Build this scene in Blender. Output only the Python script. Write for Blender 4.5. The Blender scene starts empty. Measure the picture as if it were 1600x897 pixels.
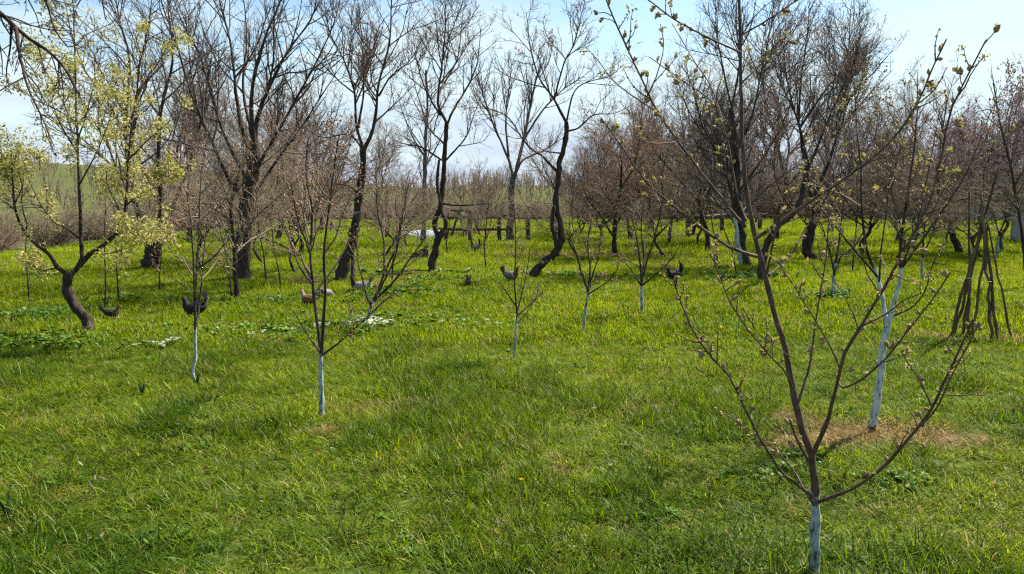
import bpy, bmesh, math, random
import numpy as np
from mathutils import Vector, Matrix

R = math.radians
SC = bpy.context.scene
COL = SC.collection
random.seed(7)

# ------------------------------------------------------------------ camera
F, CX, CY = 1155.0, 800.0, 448.5
CAM_H = 1.6
PITCH = math.atan((CY - 305.0) / F)
cam_d = bpy.data.cameras.new('camera')
cam_d.sensor_width = 36.0
cam_d.lens = F / 1600.0 * 36.0
cam_d.clip_start = 0.05
cam_d.clip_end = 3000.0
cam = bpy.data.objects.new('camera', cam_d)
cam.location = (0, 0, CAM_H)
cam.rotation_euler = (math.pi / 2 - PITCH, 0, 0)
COL.objects.link(cam)
SC.camera = cam

# ------------------------------------------------------------------ sky + sun
SUN_AZ, SUN_EL = 52.0, 50.0          # degrees right of straight ahead, above the horizon
w = bpy.data.worlds.new('World')
SC.world = w
w.use_nodes = True
nt = w.node_tree
nt.nodes.clear()
N = nt.nodes.new
out = N('ShaderNodeOutputWorld')
bg = N('ShaderNodeBackground')
bg.inputs['Strength'].default_value = 0.085
sky = N('ShaderNodeTexSky')
sky.sky_type = 'NISHITA'
sky.sun_disc = False
sky.sun_elevation = R(SUN_EL)
sky.sun_rotation = R(SUN_AZ)
sky.air_density = 1.0
sky.dust_density = 0.7
sky.ozone_density = 1.0
tc = N('ShaderNodeTexCoord')
sep = N('ShaderNodeSeparateXYZ')
nt.links.new(tc.outputs['Generated'], sep.inputs[0])
mp = N('ShaderNodeMapping')
mp.inputs['Scale'].default_value = (2.6, 2.6, 13.0)
nt.links.new(tc.outputs['Generated'], mp.inputs[0])
nz = N('ShaderNodeTexNoise')
nz.inputs['Scale'].default_value = 1.7
nz.inputs['Detail'].default_value = 7.0
nz.inputs['Roughness'].default_value = 0.55
nt.links.new(mp.outputs[0], nz.inputs['Vector'])
# cloud cover: thick near the horizon, thinning overhead, broken up by noise
hr = N('ShaderNodeMapRange')
hr.inputs['From Min'].default_value = 0.03
hr.inputs['From Max'].default_value = 0.42
hr.inputs['To Min'].default_value = 0.42
hr.inputs['To Max'].default_value = -0.30
nt.links.new(sep.outputs['Z'], hr.inputs['Value'])
ad = N('ShaderNodeMath'); ad.operation = 'ADD'
nt.links.new(nz.outputs['Fac'], ad.inputs[0]); nt.links.new(hr.outputs[0], ad.inputs[1])
cr = N('ShaderNodeMapRange'); cr.interpolation_type = 'SMOOTHSTEP'
cr.inputs['From Min'].default_value = 0.47
cr.inputs['From Max'].default_value = 0.80
cr.inputs['To Max'].default_value = 0.93
nt.links.new(ad.outputs[0], cr.inputs['Value'])
# cloud colour: bright tops, blue grey bases in the low bank
mp2 = N('ShaderNodeMapping')
mp2.inputs['Scale'].default_value = (2.0, 2.0, 20.0)
mp2.inputs['Location'].default_value = (3.1, 0.4, 0.0)
nt.links.new(tc.outputs['Generated'], mp2.inputs[0])
nz2 = N('ShaderNodeTexNoise')
nz2.inputs['Scale'].default_value = 1.5
nz2.inputs['Detail'].default_value = 6.0
nt.links.new(mp2.outputs[0], nz2.inputs['Vector'])
lo = N('ShaderNodeMapRange')
lo.inputs['From Min'].default_value = 0.0
lo.inputs['From Max'].default_value = 0.16
lo.inputs['To Min'].default_value = -0.30
lo.inputs['To Max'].default_value = 0.34
nt.links.new(sep.outputs['Z'], lo.inputs['Value'])
ad2 = N('ShaderNodeMath'); ad2.operation = 'ADD'
nt.links.new(nz2.outputs['Fac'], ad2.inputs[0]); nt.links.new(lo.outputs[0], ad2.inputs[1])
ramp = N('ShaderNodeValToRGB')
ramp.color_ramp.elements[0].position = 0.36
ramp.color_ramp.elements[0].color = (0.64, 0.74, 0.91, 1)
ramp.color_ramp.elements[1].position = 0.62
ramp.color_ramp.elements[1].color = (0.80, 0.95, 1.0, 1)
nt.links.new(ad2.outputs[0], ramp.inputs['Fac'])
csc = N('ShaderNodeVectorMath'); csc.operation = 'SCALE'
csc.inputs['Scale'].default_value = 5.6
nt.links.new(ramp.outputs['Color'], csc.inputs[0])
mx = N('ShaderNodeMix'); mx.data_type = 'RGBA'
nt.links.new(cr.outputs[0], mx.inputs['Factor'])
tn = N('ShaderNodeVectorMath'); tn.operation = 'MULTIPLY'; tn.inputs[1].default_value = (0.95, 1.03, 1.0)
nt.links.new(sky.outputs[0], tn.inputs[0]); nt.links.new(tn.outputs[0], mx.inputs['A'])
nt.links.new(csc.outputs[0], mx.inputs['B'])
nt.links.new(mx.outputs['Result'], bg.inputs['Color'])
nt.links.new(bg.outputs[0], out.inputs[0])

sun_d = bpy.data.lights.new('sun', 'SUN')
sun_d.energy = 5.0
sun_d.angle = R(0.55)
sun_d.color = (1.0, 0.94, 0.83)
sun = bpy.data.objects.new('sun', sun_d)
sd = Vector((math.sin(R(SUN_AZ)) * math.cos(R(SUN_EL)), math.cos(R(SUN_AZ)) * math.cos(R(SUN_EL)), math.sin(R(SUN_EL))))
sun.rotation_euler = sd.to_track_quat('Z', 'Y').to_euler()
sun.location = (10, 20, 30)
COL.objects.link(sun)

SC.view_settings.view_transform = 'Standard'
SC.view_settings.look = 'None'
SC.view_settings.exposure = 1.14
SC.view_settings.gamma = 1.0
SC.view_settings.use_curve_mapping = False
SC.render.engine = 'CYCLES'
SC.cycles.max_bounces = 4
SC.cycles.diffuse_bounces = 2
SC.cycles.transmission_bounces = 4
SC.cycles.use_denoising = False
SC.cycles.filter_width = 1.25
SC.cycles.caustics_reflective = False
SC.cycles.caustics_refractive = False

# ------------------------------------------------------------------ helpers
def vnoise(x, y, seed=0):
    """smooth value noise 0..1, vectorised"""
    x = np.asarray(x, float); y = np.asarray(y, float)
    xi = np.floor(x).astype(np.int64); yi = np.floor(y).astype(np.int64)
    fx = x - xi; fy = y - yi
    fx = fx * fx * (3 - 2 * fx); fy = fy * fy * (3 - 2 * fy)
    def h(a, b):
        n = (a * 374761393 + b * 668265263 + seed * 1442695041) & 0x7fffffff
        n = ((n ^ (n >> 13)) * 1274126177) & 0x7fffffff
        return ((n ^ (n >> 16)) & 0xffff) / 65535.0
    a = h(xi, yi); b = h(xi + 1, yi); c = h(xi, yi + 1); d = h(xi + 1, yi + 1)
    return (a * (1 - fx) + b * fx) * (1 - fy) + (c * (1 - fx) + d * fx) * fy

def fbm(x, y, seed=0, oct=4):
    s = 0; a = 0.5; t = 0
    for i in range(oct):
        s = s + a * vnoise(x * 2 ** i, y * 2 ** i, seed + i * 17); t += a; a *= 0.5
    return s / t

def sstep(a, b, v):
    t = np.clip((v - a) / (b - a), 0, 1)
    return t * t * (3 - 2 * t)

def ground(x, y):
    x = np.asarray(x, float); y = np.asarray(y, float)
    z = (fbm(x * 0.35, y * 0.35, 3) - 0.5) * 0.16 + (vnoise(x * 1.6, y * 1.6, 9) - 0.5) * 0.035
    z = z * sstep(1.0, 6.0, y * 1.0 + 3)
    drop = sstep(-13.5, -30, x) * 1.0
    z = z - drop * 2.0
    z = z - sstep(47, 70, y) * 1.0
    # far rising ground, highest on the left
    z = z + (17 * np.exp(-((x + 270) / 165) ** 2) + 5.0) * sstep(85, 310, y)
    z = z + (fbm(x * 0.012, y * 0.012, 21) - 0.5) * 5 * sstep(110, 300, y)
    return z

CP, SP = math.cos(PITCH), math.sin(PITCH)
def ray(px, py):
    cx = (px - CX) / F; cy = (CY - py) / F
    return Vector((cx, CP + cy * SP, -SP + cy * CP))
def at(px, py, Y):
    d = ray(px, py); t = Y / d.y
    return Vector((0, 0, CAM_H)) + d * t
def foot(px, py):
    """ground point seen at a pixel"""
    d = ray(px, py); z = 0.0
    for _ in range(12):
        t = (z - CAM_H) / d.z
        z = float(ground(d.x * t, d.y * t))
    return Vector((d.x * t, d.y * t, z))

def obj(name, me, parent=None, mat=None):
    o = bpy.data.objects.new(name, me)
    COL.objects.link(o)
    if parent is not None:
        o.parent = parent
        o.matrix_parent_inverse = Matrix.Identity(4)
    if mat is not None and me is not None and not me.materials:
        me.materials.append(mat)
    return o
def tag(o, label, cat, group=None):
    o['label'] = label; o['category'] = cat
    if group: o['group'] = group
    return o
def thing(name, label, cat, loc=(0, 0, 0), rz=0.0, group=None):
    o = bpy.data.objects.new(name, None)
    o.empty_display_size = 0.1
    o.location = loc; o.rotation_euler = (0, 0, rz)
    COL.objects.link(o)
    return tag(o, label, cat, group)

def mesh_np(name, V, Q=None, T=None, smooth=True, mat=None):
    V = np.asarray(V, np.float32).reshape(-1, 3)
    me = bpy.data.meshes.new(name)
    me.vertices.add(len(V)); me.vertices.foreach_set('co', V.ravel())
    nq = 0 if Q is None else len(Q); ntr = 0 if T is None else len(T)
    li = []
    if nq: li.append(np.asarray(Q, np.int32).ravel())
    if ntr: li.append(np.asarray(T, np.int32).ravel())
    li = np.concatenate(li)
    me.loops.add(len(li)); me.loops.foreach_set('vertex_index', li)
    me.polygons.add(nq + ntr)
    st = np.concatenate([np.arange(nq) * 4, nq * 4 + np.arange(ntr) * 3]).astype(np.int32)
    me.polygons.foreach_set('loop_start', st)
    me.polygons.foreach_set('use_smooth', np.full(nq + ntr, smooth, bool))
    me.update(calc_edges=True)
    if mat: me.materials.append(mat)
    return me

def box_mesh(name, sx, sy, sz, mat, bev=0.01, jit=0.0, seed=0):
    """box with origin at the centre of its base"""
    rr = random.Random(seed)
    bm = bmesh.new()
    bmesh.ops.create_cube(bm, size=1.0)
    for v in bm.verts:
        v.co = Vector((v.co.x * sx, v.co.y * sy, (v.co.z + 0.5) * sz))
        if jit: v.co += Vector((rr.uniform(-jit, jit), rr.uniform(-jit, jit), rr.uniform(-jit, jit)))
    if bev: bmesh.ops.bevel(bm, geom=bm.edges[:], offset=bev, segments=1, affect='EDGES')
    me = bpy.data.meshes.new(name); bm.to_mesh(me); bm.free()
    me.materials.append(mat)
    return me

# ------------------------------------------------------------------ materials
def newmat(name):
    m = bpy.data.materials.new(name); m.use_nodes = True
    n = m.node_tree; n.nodes.clear()
    o = n.nodes.new('ShaderNodeOutputMaterial')
    return m, n, o

def rough_mat(name, c1, c2, scale=12, rough=0.9, bump=0.5, c3=None, stretch=(1, 1, 1), dist=0.02, spec=0.2, detail=6, lo=0.35, hi=0.68):
    m, n, o = newmat(name)
    b = n.nodes.new('ShaderNodeBsdfPrincipled')
    b.inputs['Roughness'].default_value = rough
    b.inputs['Specular IOR Level'].default_value = spec
    t = n.nodes.new('ShaderNodeTexCoord')
    mpn = n.nodes.new('ShaderNodeMapping'); mpn.inputs['Scale'].default_value = stretch
    n.links.new(t.outputs['Object'], mpn.inputs[0])
    z = n.nodes.new('ShaderNodeTexNoise'); z.inputs['Scale'].default_value = scale; z.inputs['Detail'].default_value = detail
    z.inputs['Roughness'].default_value = 0.65
    n.links.new(mpn.outputs[0], z.inputs['Vector'])
    r = n.nodes.new('ShaderNodeValToRGB')
    r.color_ramp.elements[0].position = lo; r.color_ramp.elements[0].color = (*c1, 1)
    r.color_ramp.elements[1].position = hi; r.color_ramp.elements[1].color = (*c2, 1)
    if c3 is not None:
        e = r.color_ramp.elements.new((lo + hi) / 2); e.color = (*c3, 1)
    n.links.new(z.outputs['Fac'], r.inputs['Fac'])
    n.links.new(r.outputs['Color'], b.inputs['Base Color'])
    if bump:
        z2 = n.nodes.new('ShaderNodeTexNoise'); z2.inputs['Scale'].default_value = scale * 2.5; z2.inputs['Detail'].default_value = 8
        n.links.new(mpn.outputs[0], z2.inputs['Vector'])
        bp = n.nodes.new('ShaderNodeBump'); bp.inputs['Strength'].default_value = bump; bp.inputs['Distance'].default_value = dist
        n.links.new(z2.outputs['Fac'], bp.inputs['Height'])
        n.links.new(bp.outputs['Normal'], b.inputs['Normal'])
    n.links.new(b.outputs[0], o.inputs[0])
    return m

def leaf_mat(name, cA, cB, trans=0.45, rough=0.6, dry=None, gloss=0.06, patchy=None):
    """two-sided leaf: diffuse + translucent + a little gloss; colour from the instance's tint"""
    m, n, o = newmat(name)
    a = n.nodes.new('ShaderNodeAttribute'); a.attribute_type = 'INSTANCER'; a.attribute_name = 'tint'
    r = n.nodes.new('ShaderNodeValToRGB')
    r.color_ramp.elements[0].position = 0.1; r.color_ramp.elements[0].color = (*cA, 1)
    r.color_ramp.elements[1].position = 0.9; r.color_ramp.elements[1].color = (*cB, 1)
    n.links.new(a.outputs['Fac'], r.inputs['Fac'])
    colr = r.outputs['Color']
    if dry is not None:
        a2 = n.nodes.new('ShaderNodeAttribute'); a2.attribute_type = 'INSTANCER'; a2.attribute_name = 'dry'
        g = n.nodes.new('ShaderNodeNewGeometry')
        mm = n.nodes.new('ShaderNodeMath'); mm.operation = 'MULTIPLY_ADD'
        n.links.new(g.outputs['Random Per Island'], mm.inputs[0]); mm.inputs[1].default_value = 0.5; mm.inputs[2].default_value = -0.25
        ad = n.nodes.new('ShaderNodeMath'); ad.operation = 'ADD'; ad.use_clamp = True
        n.links.new(a2.outputs['Fac'], ad.inputs[0]); n.links.new(mm.outputs[0], ad.inputs[1])
        stp = n.nodes.new('ShaderNodeMapRange'); stp.inputs['From Min'].default_value = 0.2; stp.inputs['From Max'].default_value = 0.75
        n.links.new(ad.outputs[0], stp.inputs['Value'])
        mix = n.nodes.new('ShaderNodeMix'); mix.data_type = 'RGBA'
        n.links.new(stp.outputs[0], mix.inputs['Factor']); n.links.new(colr, mix.inputs['A']); mix.inputs['B'].default_value = (*dry, 1)
        colr = mix.outputs['Result']
    # blade to blade variation
    g2 = n.nodes.new('ShaderNodeNewGeometry')
    hv = n.nodes.new('ShaderNodeHueSaturation')
    mr = n.nodes.new('ShaderNodeMapRange'); mr.inputs['To Min'].default_value = 0.50; mr.inputs['To Max'].default_value = 1.55
    n.links.new(g2.outputs['Random Per Island'], mr.inputs['Value'])
    n.links.new(mr.outputs[0], hv.inputs['Value']); n.links.new(colr, hv.inputs['Color'])
    d = n.nodes.new('ShaderNodeBsdfDiffuse'); n.links.new(hv.outputs[0], d.inputs['Color'])
    tr = n.nodes.new('ShaderNodeBsdfTranslucent')
    hs2 = n.nodes.new('ShaderNodeHueSaturation'); hs2.inputs['Saturation'].default_value = 1.05; hs2.inputs['Value'].default_value = 1.25; hs2.inputs['Hue'].default_value = 0.49
    n.links.new(hv.outputs[0], hs2.inputs['Color']); n.links.new(hs2.outputs[0], tr.inputs['Color'])
    ms = n.nodes.new('ShaderNodeMixShader'); ms.inputs[0].default_value = trans
    n.links.new(d.outputs[0], ms.inputs[1]); n.links.new(tr.outputs[0], ms.inputs[2])
    gl = n.nodes.new('ShaderNodeBsdfGlossy'); gl.inputs['Roughness'].default_value = 0.45; gl.inputs['Color'].default_value = (0.95, 1.0, 0.80, 1)
    ms2 = n.nodes.new('ShaderNodeMixShader'); ms2.inputs[0].default_value = gloss
    n.links.new(ms.outputs[0], ms2.inputs[1]); n.links.new(gl.outputs[0], ms2.inputs[2])
    n.links.new(ms2.outputs[0], o.inputs[0])
    return m

BARK_DARK = rough_mat('bark_dark', (0.020, 0.014, 0.011), (0.088, 0.064, 0.050), 18, 0.92, 0.9, stretch=(1, 1, 0.35))
BARK_RED = rough_mat('bark_reddish', (0.038, 0.020, 0.014), (0.155, 0.088, 0.062), 34, 0.75, 0.8, stretch=(1, 1, 0.5), dist=0.004, spec=0.4)
BARK_GREY = rough_mat('bark_grey', (0.045, 0.040, 0.036), (0.17, 0.155, 0.135), 14, 0.92, 0.8, stretch=(1, 1, 0.4))
TWIG_BROWN = rough_mat('twig_brown', (0.11, 0.072, 0.052), (0.31, 0.21, 0.16), 5, 0.8, 0, spec=0.3)
TWIG_TAN = rough_mat('twig_tan', (0.14, 0.102, 0.068), (0.38, 0.29, 0.205), 4, 0.8, 0, spec=0.3)
TWIG_DARK = rough_mat('twig_dark', (0.050, 0.036, 0.030), (0.16, 0.118, 0.10), 5, 0.85, 0, spec=0.25)
TWIG_STRAW = rough_mat('twig_straw', (0.16, 0.12, 0.075), (0.40, 0.32, 0.21), 4, 0.85, 0, spec=0.2)
TWIG_GREY = rough_mat('twig_greyish', (0.05, 0.042, 0.042), (0.15, 0.125, 0.12), 5, 0.85, 0, spec=0.25)
WHITEWASH = rough_mat('whitewash', (0.08, 0.07, 0.06), (0.56, 0.60, 0.57), 42, 0.92, 1.0, c3=(0.44, 0.49, 0.46), stretch=(1, 1, 0.30), dist=0.005, lo=0.33, hi=0.62)
WHITEWASH_THIN = rough_mat('whitewash_worn', (0.055, 0.055, 0.045), (0.44, 0.48, 0.45), 46, 0.92, 1.0, c3=(0.31, 0.355, 0.33), stretch=(1, 1, 0.28), dist=0.005, lo=0.38, hi=0.64)
BUD_TAN = rough_mat('bud_tan', (0.17, 0.10, 0.045), (0.52, 0.38, 0.19), 160, 0.75, 0.3, dist=0.002)
BUD_PINK = rough_mat('bud_pink', (0.42, 0.25, 0.25), (0.70, 0.50, 0.50), 3, 0.8, 0)
BUD_RUST = rough_mat('bud_rust', (0.16, 0.08, 0.045), (0.40, 0.24, 0.15), 3, 0.8, 0)
WOOD_OLD = rough_mat('old_wood', (0.035, 0.028, 0.022), (0.15, 0.12, 0.095), 12, 0.9, 0.6, stretch=(1, 1, 0.2))
WOOD_POLE = rough_mat('pole_bark', (0.05, 0.032, 0.020), (0.19, 0.125, 0.08), 14, 0.88, 0.7, stretch=(1, 1, 0.3))
CONCRETE = rough_mat('concrete', (0.22, 0.215, 0.20), (0.40, 0.395, 0.37), 6, 0.92, 0.4)
PLASTIC = rough_mat('plastic_sheet', (0.30, 0.33, 0.35), (0.46, 0.49, 0.52), 3, 0.5, 0.5, spec=0.5)
SOILM = rough_mat('soil', (0.05, 0.033, 0.020), (0.17, 0.115, 0.07), 20, 0.95, 0.9)
GRASS = leaf_mat('grass_blade', (0.046, 0.110, 0.005), (0.246, 0.310, 0.012), 0.48, dry=(0.31, 0.205, 0.085), gloss=0.013)
WEED = leaf_mat('weed_leaf', (0.045, 0.105, 0.012), (0.15, 0.24, 0.026), 0.35, gloss=0.02)
PALE_LEAF = leaf_mat('pale_leaf', (0.13, 0.19, 0.08), (0.44, 0.45, 0.33), 0.25, gloss=0.02)
BLOSSOM = leaf_mat('blossom', (0.42, 0.40, 0.13), (0.74, 0.70, 0.36), 0.42, gloss=0.03)

def leaf_plain(name, c1, c2, trans=0.4):
    m, n, o = newmat(name)
    g = n.nodes.new('ShaderNodeNewGeometry')
    r = n.nodes.new('ShaderNodeValToRGB')
    r.color_ramp.elements[0].color = (*c1, 1); r.color_ramp.elements[1].color = (*c2, 1)
    n.links.new(g.outputs['Random Per Island'], r.inputs['Fac'])
    d = n.nodes.new('ShaderNodeBsdfDiffuse'); t = n.nodes.new('ShaderNodeBsdfTranslucent')
    n.links.new(r.outputs[0], d.inputs[0]); n.links.new(r.outputs[0], t.inputs[0])
    ms = n.nodes.new('ShaderNodeMixShader'); ms.inputs[0].default_value = trans
    n.links.new(d.outputs[0], ms.inputs[1]); n.links.new(t.outputs[0], ms.inputs[2])
    n.links.new(ms.outputs[0], o.inputs[0])
    return m
YOUNG_LEAF = leaf_plain('young_leaf', (0.26, 0.24, 0.045), (0.70, 0.63, 0.24), 0.42)
BUD_LEAF = leaf_plain('opening_leaf', (0.20, 0.20, 0.04), (0.42, 0.34, 0.10), 0.45)

# ground: soil and short sward seen between the blades; green mat farther off
def ground_mat():
    m, n, o = newmat('ground')
    b = n.nodes.new('ShaderNodeBsdfPrincipled'); b.inputs['Roughness'].default_value = 1.0; b.inputs['Specular IOR Level'].default_value = 0.05
    t = n.nodes.new('ShaderNodeTexCoord')
    def noise(s, d=6):
        z = n.nodes.new('ShaderNodeTexNoise'); z.inputs['Scale'].default_value = s; z.inputs['Detail'].default_value = d
        n.links.new(t.outputs['Object'], z.inputs['Vector']); return z
    def ramp(fac, a, c, pa=0.35, pc=0.65):
        r = n.nodes.new('ShaderNodeValToRGB')
        r.color_ramp.elements[0].position = pa; r.color_ramp.elements[0].color = (*a, 1)
        r.color_ramp.elements[1].position = pc; r.color_ramp.elements[1].color = (*c, 1)
        n.links.new(fac, r.inputs['Fac']); return r.outputs['Color']
    def mix(f, a, c):
        x = n.nodes.new('ShaderNodeMix'); x.data_type = 'RGBA'
        n.links.new(f, x.inputs['Factor']); n.links.new(a, x.inputs['A']); n.links.new(c, x.inputs['B']); return x.outputs['Result']
    green = ramp(noise(2.2).outputs['Fac'], (0.036, 0.050, 0.012), (0.095, 0.120, 0.020))
    soil = ramp(noise(9).outputs['Fac'], (0.065, 0.038, 0.020), (0.21, 0.125, 0.062))
    scrub = ramp(noise(0.35, 8).outputs['Fac'], (0.110, 0.092, 0.046), (0.085, 0.112, 0.026), 0.38, 0.56)
    a1 = n.nodes.new('ShaderNodeAttribute'); a1.attribute_name = 'soil'
    a2 = n.nodes.new('ShaderNodeAttribute'); a2.attribute_name = 'wild'
    c = mix(a1.outputs['Fac'], green, soil)
    c = mix(a2.outputs['Fac'], c, scrub)
    n.links.new(c, b.inputs['Base Color'])
    bp = n.nodes.new('ShaderNodeBump'); bp.inputs['Strength'].default_value = 0.8; bp.inputs['Distance'].default_value = 0.04
    n.links.new(noise(14, 8).outputs['Fac'], bp.inputs['Height']); n.links.new(bp.outputs['Normal'], b.inputs['Normal'])
    n.links.new(b.outputs[0], o.inputs[0])
    return m
GROUND = ground_mat()

# ------------------------------------------------------------------ ground sheet
# bare or strawy spots: px, py, half width, half depth (m), soil amount, dry amount
SPOTS = []
def spot(px, py, rx, ry, soil, dry):
    p = foot(px, py); SPOTS.append((p.x, p.y, rx, ry, soil, dry))
spot(1365, 680, 0.62, 0.34, 0.75, 0.75)
spot(1260, 690, 0.30, 0.22, 0.75, 0.8)
spot(1485, 690, 0.26, 0.18, 0.85, 0.7)
spot(1240, 655, 0.25, 0.2, 0.5, 0.8)
spot(505, 672, 0.16, 0.12, 0.8, 0.8)
spot(600, 640, 0.45, 0.25, 0.1, 0.30)
spot(760, 366, 1.6, 1.6, 0.9, 0.5)
spot(880, 398, 2.6, 0.9, 0.45, 0.45)
spot(640, 437, 0.9, 0.6, 0.5, 0.4)
spot(470, 440, 0.6, 0.6, 0.5, 0.4)
spot(195, 455, 0.35, 0.35, 0.6, 0.4)
spot(1075, 372, 2.2, 1.0, 0.2, 0.3)
spot(1455, 526, 0.28, 0.28, 0.5, 0.6)
spot(1585, 533, 0.4, 0.25, 0.5, 0.6)
spot(60, 655, 0.25, 0.2, 0.1, 0.25)
spot(95, 780, 0.25, 0.15, 0.1, 0.3)
spot(400, 890, 0.10, 0.06, 0.3, 0.4)
spot(865, 735, 0.09, 0.07, 0.9, 0.8)
spot(788, 735, 0.07, 0.06, 0.9, 0.5)
spot(1135, 850, 0.08, 0.06, 0.8, 0.5)
spot(1190, 700, 0.2, 0.12, 0.2, 0.4)
spot(1000, 640, 0.2, 0.15, 0.1, 0.4)

def masks(x, y):
    s = np.zeros_like(x); d = np.zeros_like(x)
    jx = (fbm(x * 3, y * 3, 5) - 0.5) * 0.35; jy = (fbm(x * 3, y * 3, 6) - 0.5) * 0.35
    for (cx, cy, rx, ry, so, dr) in SPOTS:
        q = np.sqrt(((x + jx * min(1, rx * 2) - cx) / rx) ** 2 + ((y + jy * min(1, ry * 2) - cy) / ry) ** 2)
        m = 1 - sstep(0.45, 1.25, q)
        s = np.maximum(s, m * so); d = np.maximum(d, m * dr)
    return s, d

def field(x, y):
    """1 inside the mown orchard, 0 in the rough beyond its left and far edges"""
    jit = (fbm(x * 0.4, y * 0.4, 31) - 0.5) * 2.0
    return sstep(-14.2, -12.8, x + jit) * (1 - sstep(46, 48.5, y + jit)) * (1 - sstep(33, 35, x))

def axis(a, b, fine_a, fine_b, fine, grow):
    v = list(np.arange(fine_a, fine_b + 1e-6, fine))
    s = fine; p = fine_b
    while p < b:
        s *= grow; p += s; v.append(min(p, b))
    s = fine; p = fine_a; l = []
    while p > a:
        s *= grow; p -= s; l.append(max(p, a))
    return np.array(l[::-1] + v)
gx = axis(-700, 700, -16, 16, 0.22, 1.13)
gy = axis(-60, 900, 0, 26, 0.22, 1.09)
GX, GY = np.meshgrid(gx, gy)
GZ = ground(GX, GY)
V = np.stack([GX, GY, GZ], -1).reshape(-1, 3)
nx, ny = len(gx), len(gy)
ii = (np.arange(ny - 1)[:, None] * nx + np.arange(nx - 1)[None, :]).ravel()
Q = np.stack([ii, ii + 1, ii + nx + 1, ii + nx], -1)
gme = mesh_np('ground', V, Q, mat=GROUND)
s, d = masks(V[:, 0], V[:, 1])
at_ = gme.attributes.new('soil', 'FLOAT', 'POINT'); at_.data.foreach_set('value', s.astype(np.float32))
at_ = gme.attributes.new('wild', 'FLOAT', 'POINT'); at_.data.foreach_set('value', (1 - field(V[:, 0], V[:, 1])).astype(np.float32))
gobj = obj('ground', gme); gobj['kind'] = 'structure'

# ------------------------------------------------------------------ tubes and branching
def tubes(P, Rr, sides):
    """P (N,K,3), Rr (N,K) -> verts, quads"""
    n, k = Rr.shape
    T = np.empty_like(P)
    T[:, 1:-1] = P[:, 2:] - P[:, :-2]; T[:, 0] = P[:, 1] - P[:, 0]; T[:, -1] = P[:, -1] - P[:, -2]
    T /= np.linalg.norm(T, axis=2, keepdims=True) + 1e-9
    mean = P[:, -1] - P[:, 0]
    ref = np.where((np.abs(mean[:, 2]) > 0.75 * np.linalg.norm(mean, axis=1))[:, None], np.array([[1.0, 0.13, 0]]), np.array([[0.05, 0.1, 1.0]]))
    U = np.cross(T, ref[:, None, :]); U /= np.linalg.norm(U, axis=2, keepdims=True) + 1e-9
    W = np.cross(T, U)
    a = np.arange(sides) * 2 * math.pi / sides
    ring = U[:, :, None, :] * np.cos(a)[None, None, :, None] + W[:, :, None, :] * np.sin(a)[None, None, :, None]
    Vv = P[:, :, None, :] + ring * Rr[:, :, None, None]
    base = (np.arange(n) * k * sides)[:, None, None] + (np.arange(k - 1) * sides)[None, :, None]
    j = np.arange(sides)[None, None, :]; j2 = (j + 1) % sides
    Qd = np.stack([base + j, base + j2, base + sides + j2, base + sides + j], -1).reshape(-1, 4)
    return Vv.reshape(-1, 3), Qd

class Bag:
    def __init__(s): s.V = []; s.Q = []; s.T = []; s.n = 0
    def add(s, V, Q=None, T=None):
        if Q is not None and len(Q): s.Q.append(np.asarray(Q) + s.n)
        if T is not None and len(T): s.T.append(np.asarray(T) + s.n)
        s.V.append(V); s.n += len(V)
    def mesh(s, name, mat, smooth=True):
        return mesh_np(name, np.concatenate(s.V), np.concatenate(s.Q) if s.Q else None, np.concatenate(s.T) if s.T else None, smooth, mat)

def resample(pts, k):
    """Catmull-Rom through traced points, evenly spaced"""
    p = np.asarray(pts, float)
    if len(p) > 2:
        e = np.vstack([2 * p[0] - p[1], p, 2 * p[-1] - p[-2]])
        o = []
        for i in range(1, len(e) - 2):
            t = np.linspace(0, 1, 8, endpoint=False)[:, None]
            a, b, c, d_ = e[i - 1], e[i], e[i + 1], e[i + 2]
            o.append(0.5 * ((2 * b) + (c - a) * t + (2 * a - 5 * b + 4 * c - d_) * t ** 2 + (3 * b - a - 3 * c + d_) * t ** 3))
        p = np.vstack(o + [p[-1:]])
    s_ = np.concatenate([[0], np.cumsum(np.linalg.norm(np.diff(p, axis=0), axis=1))])
    q = np.linspace(0, s_[-1], k)
    return np.stack([np.interp(q, s_, p[:, i]) for i in range(p.shape[1])], -1)

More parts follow.
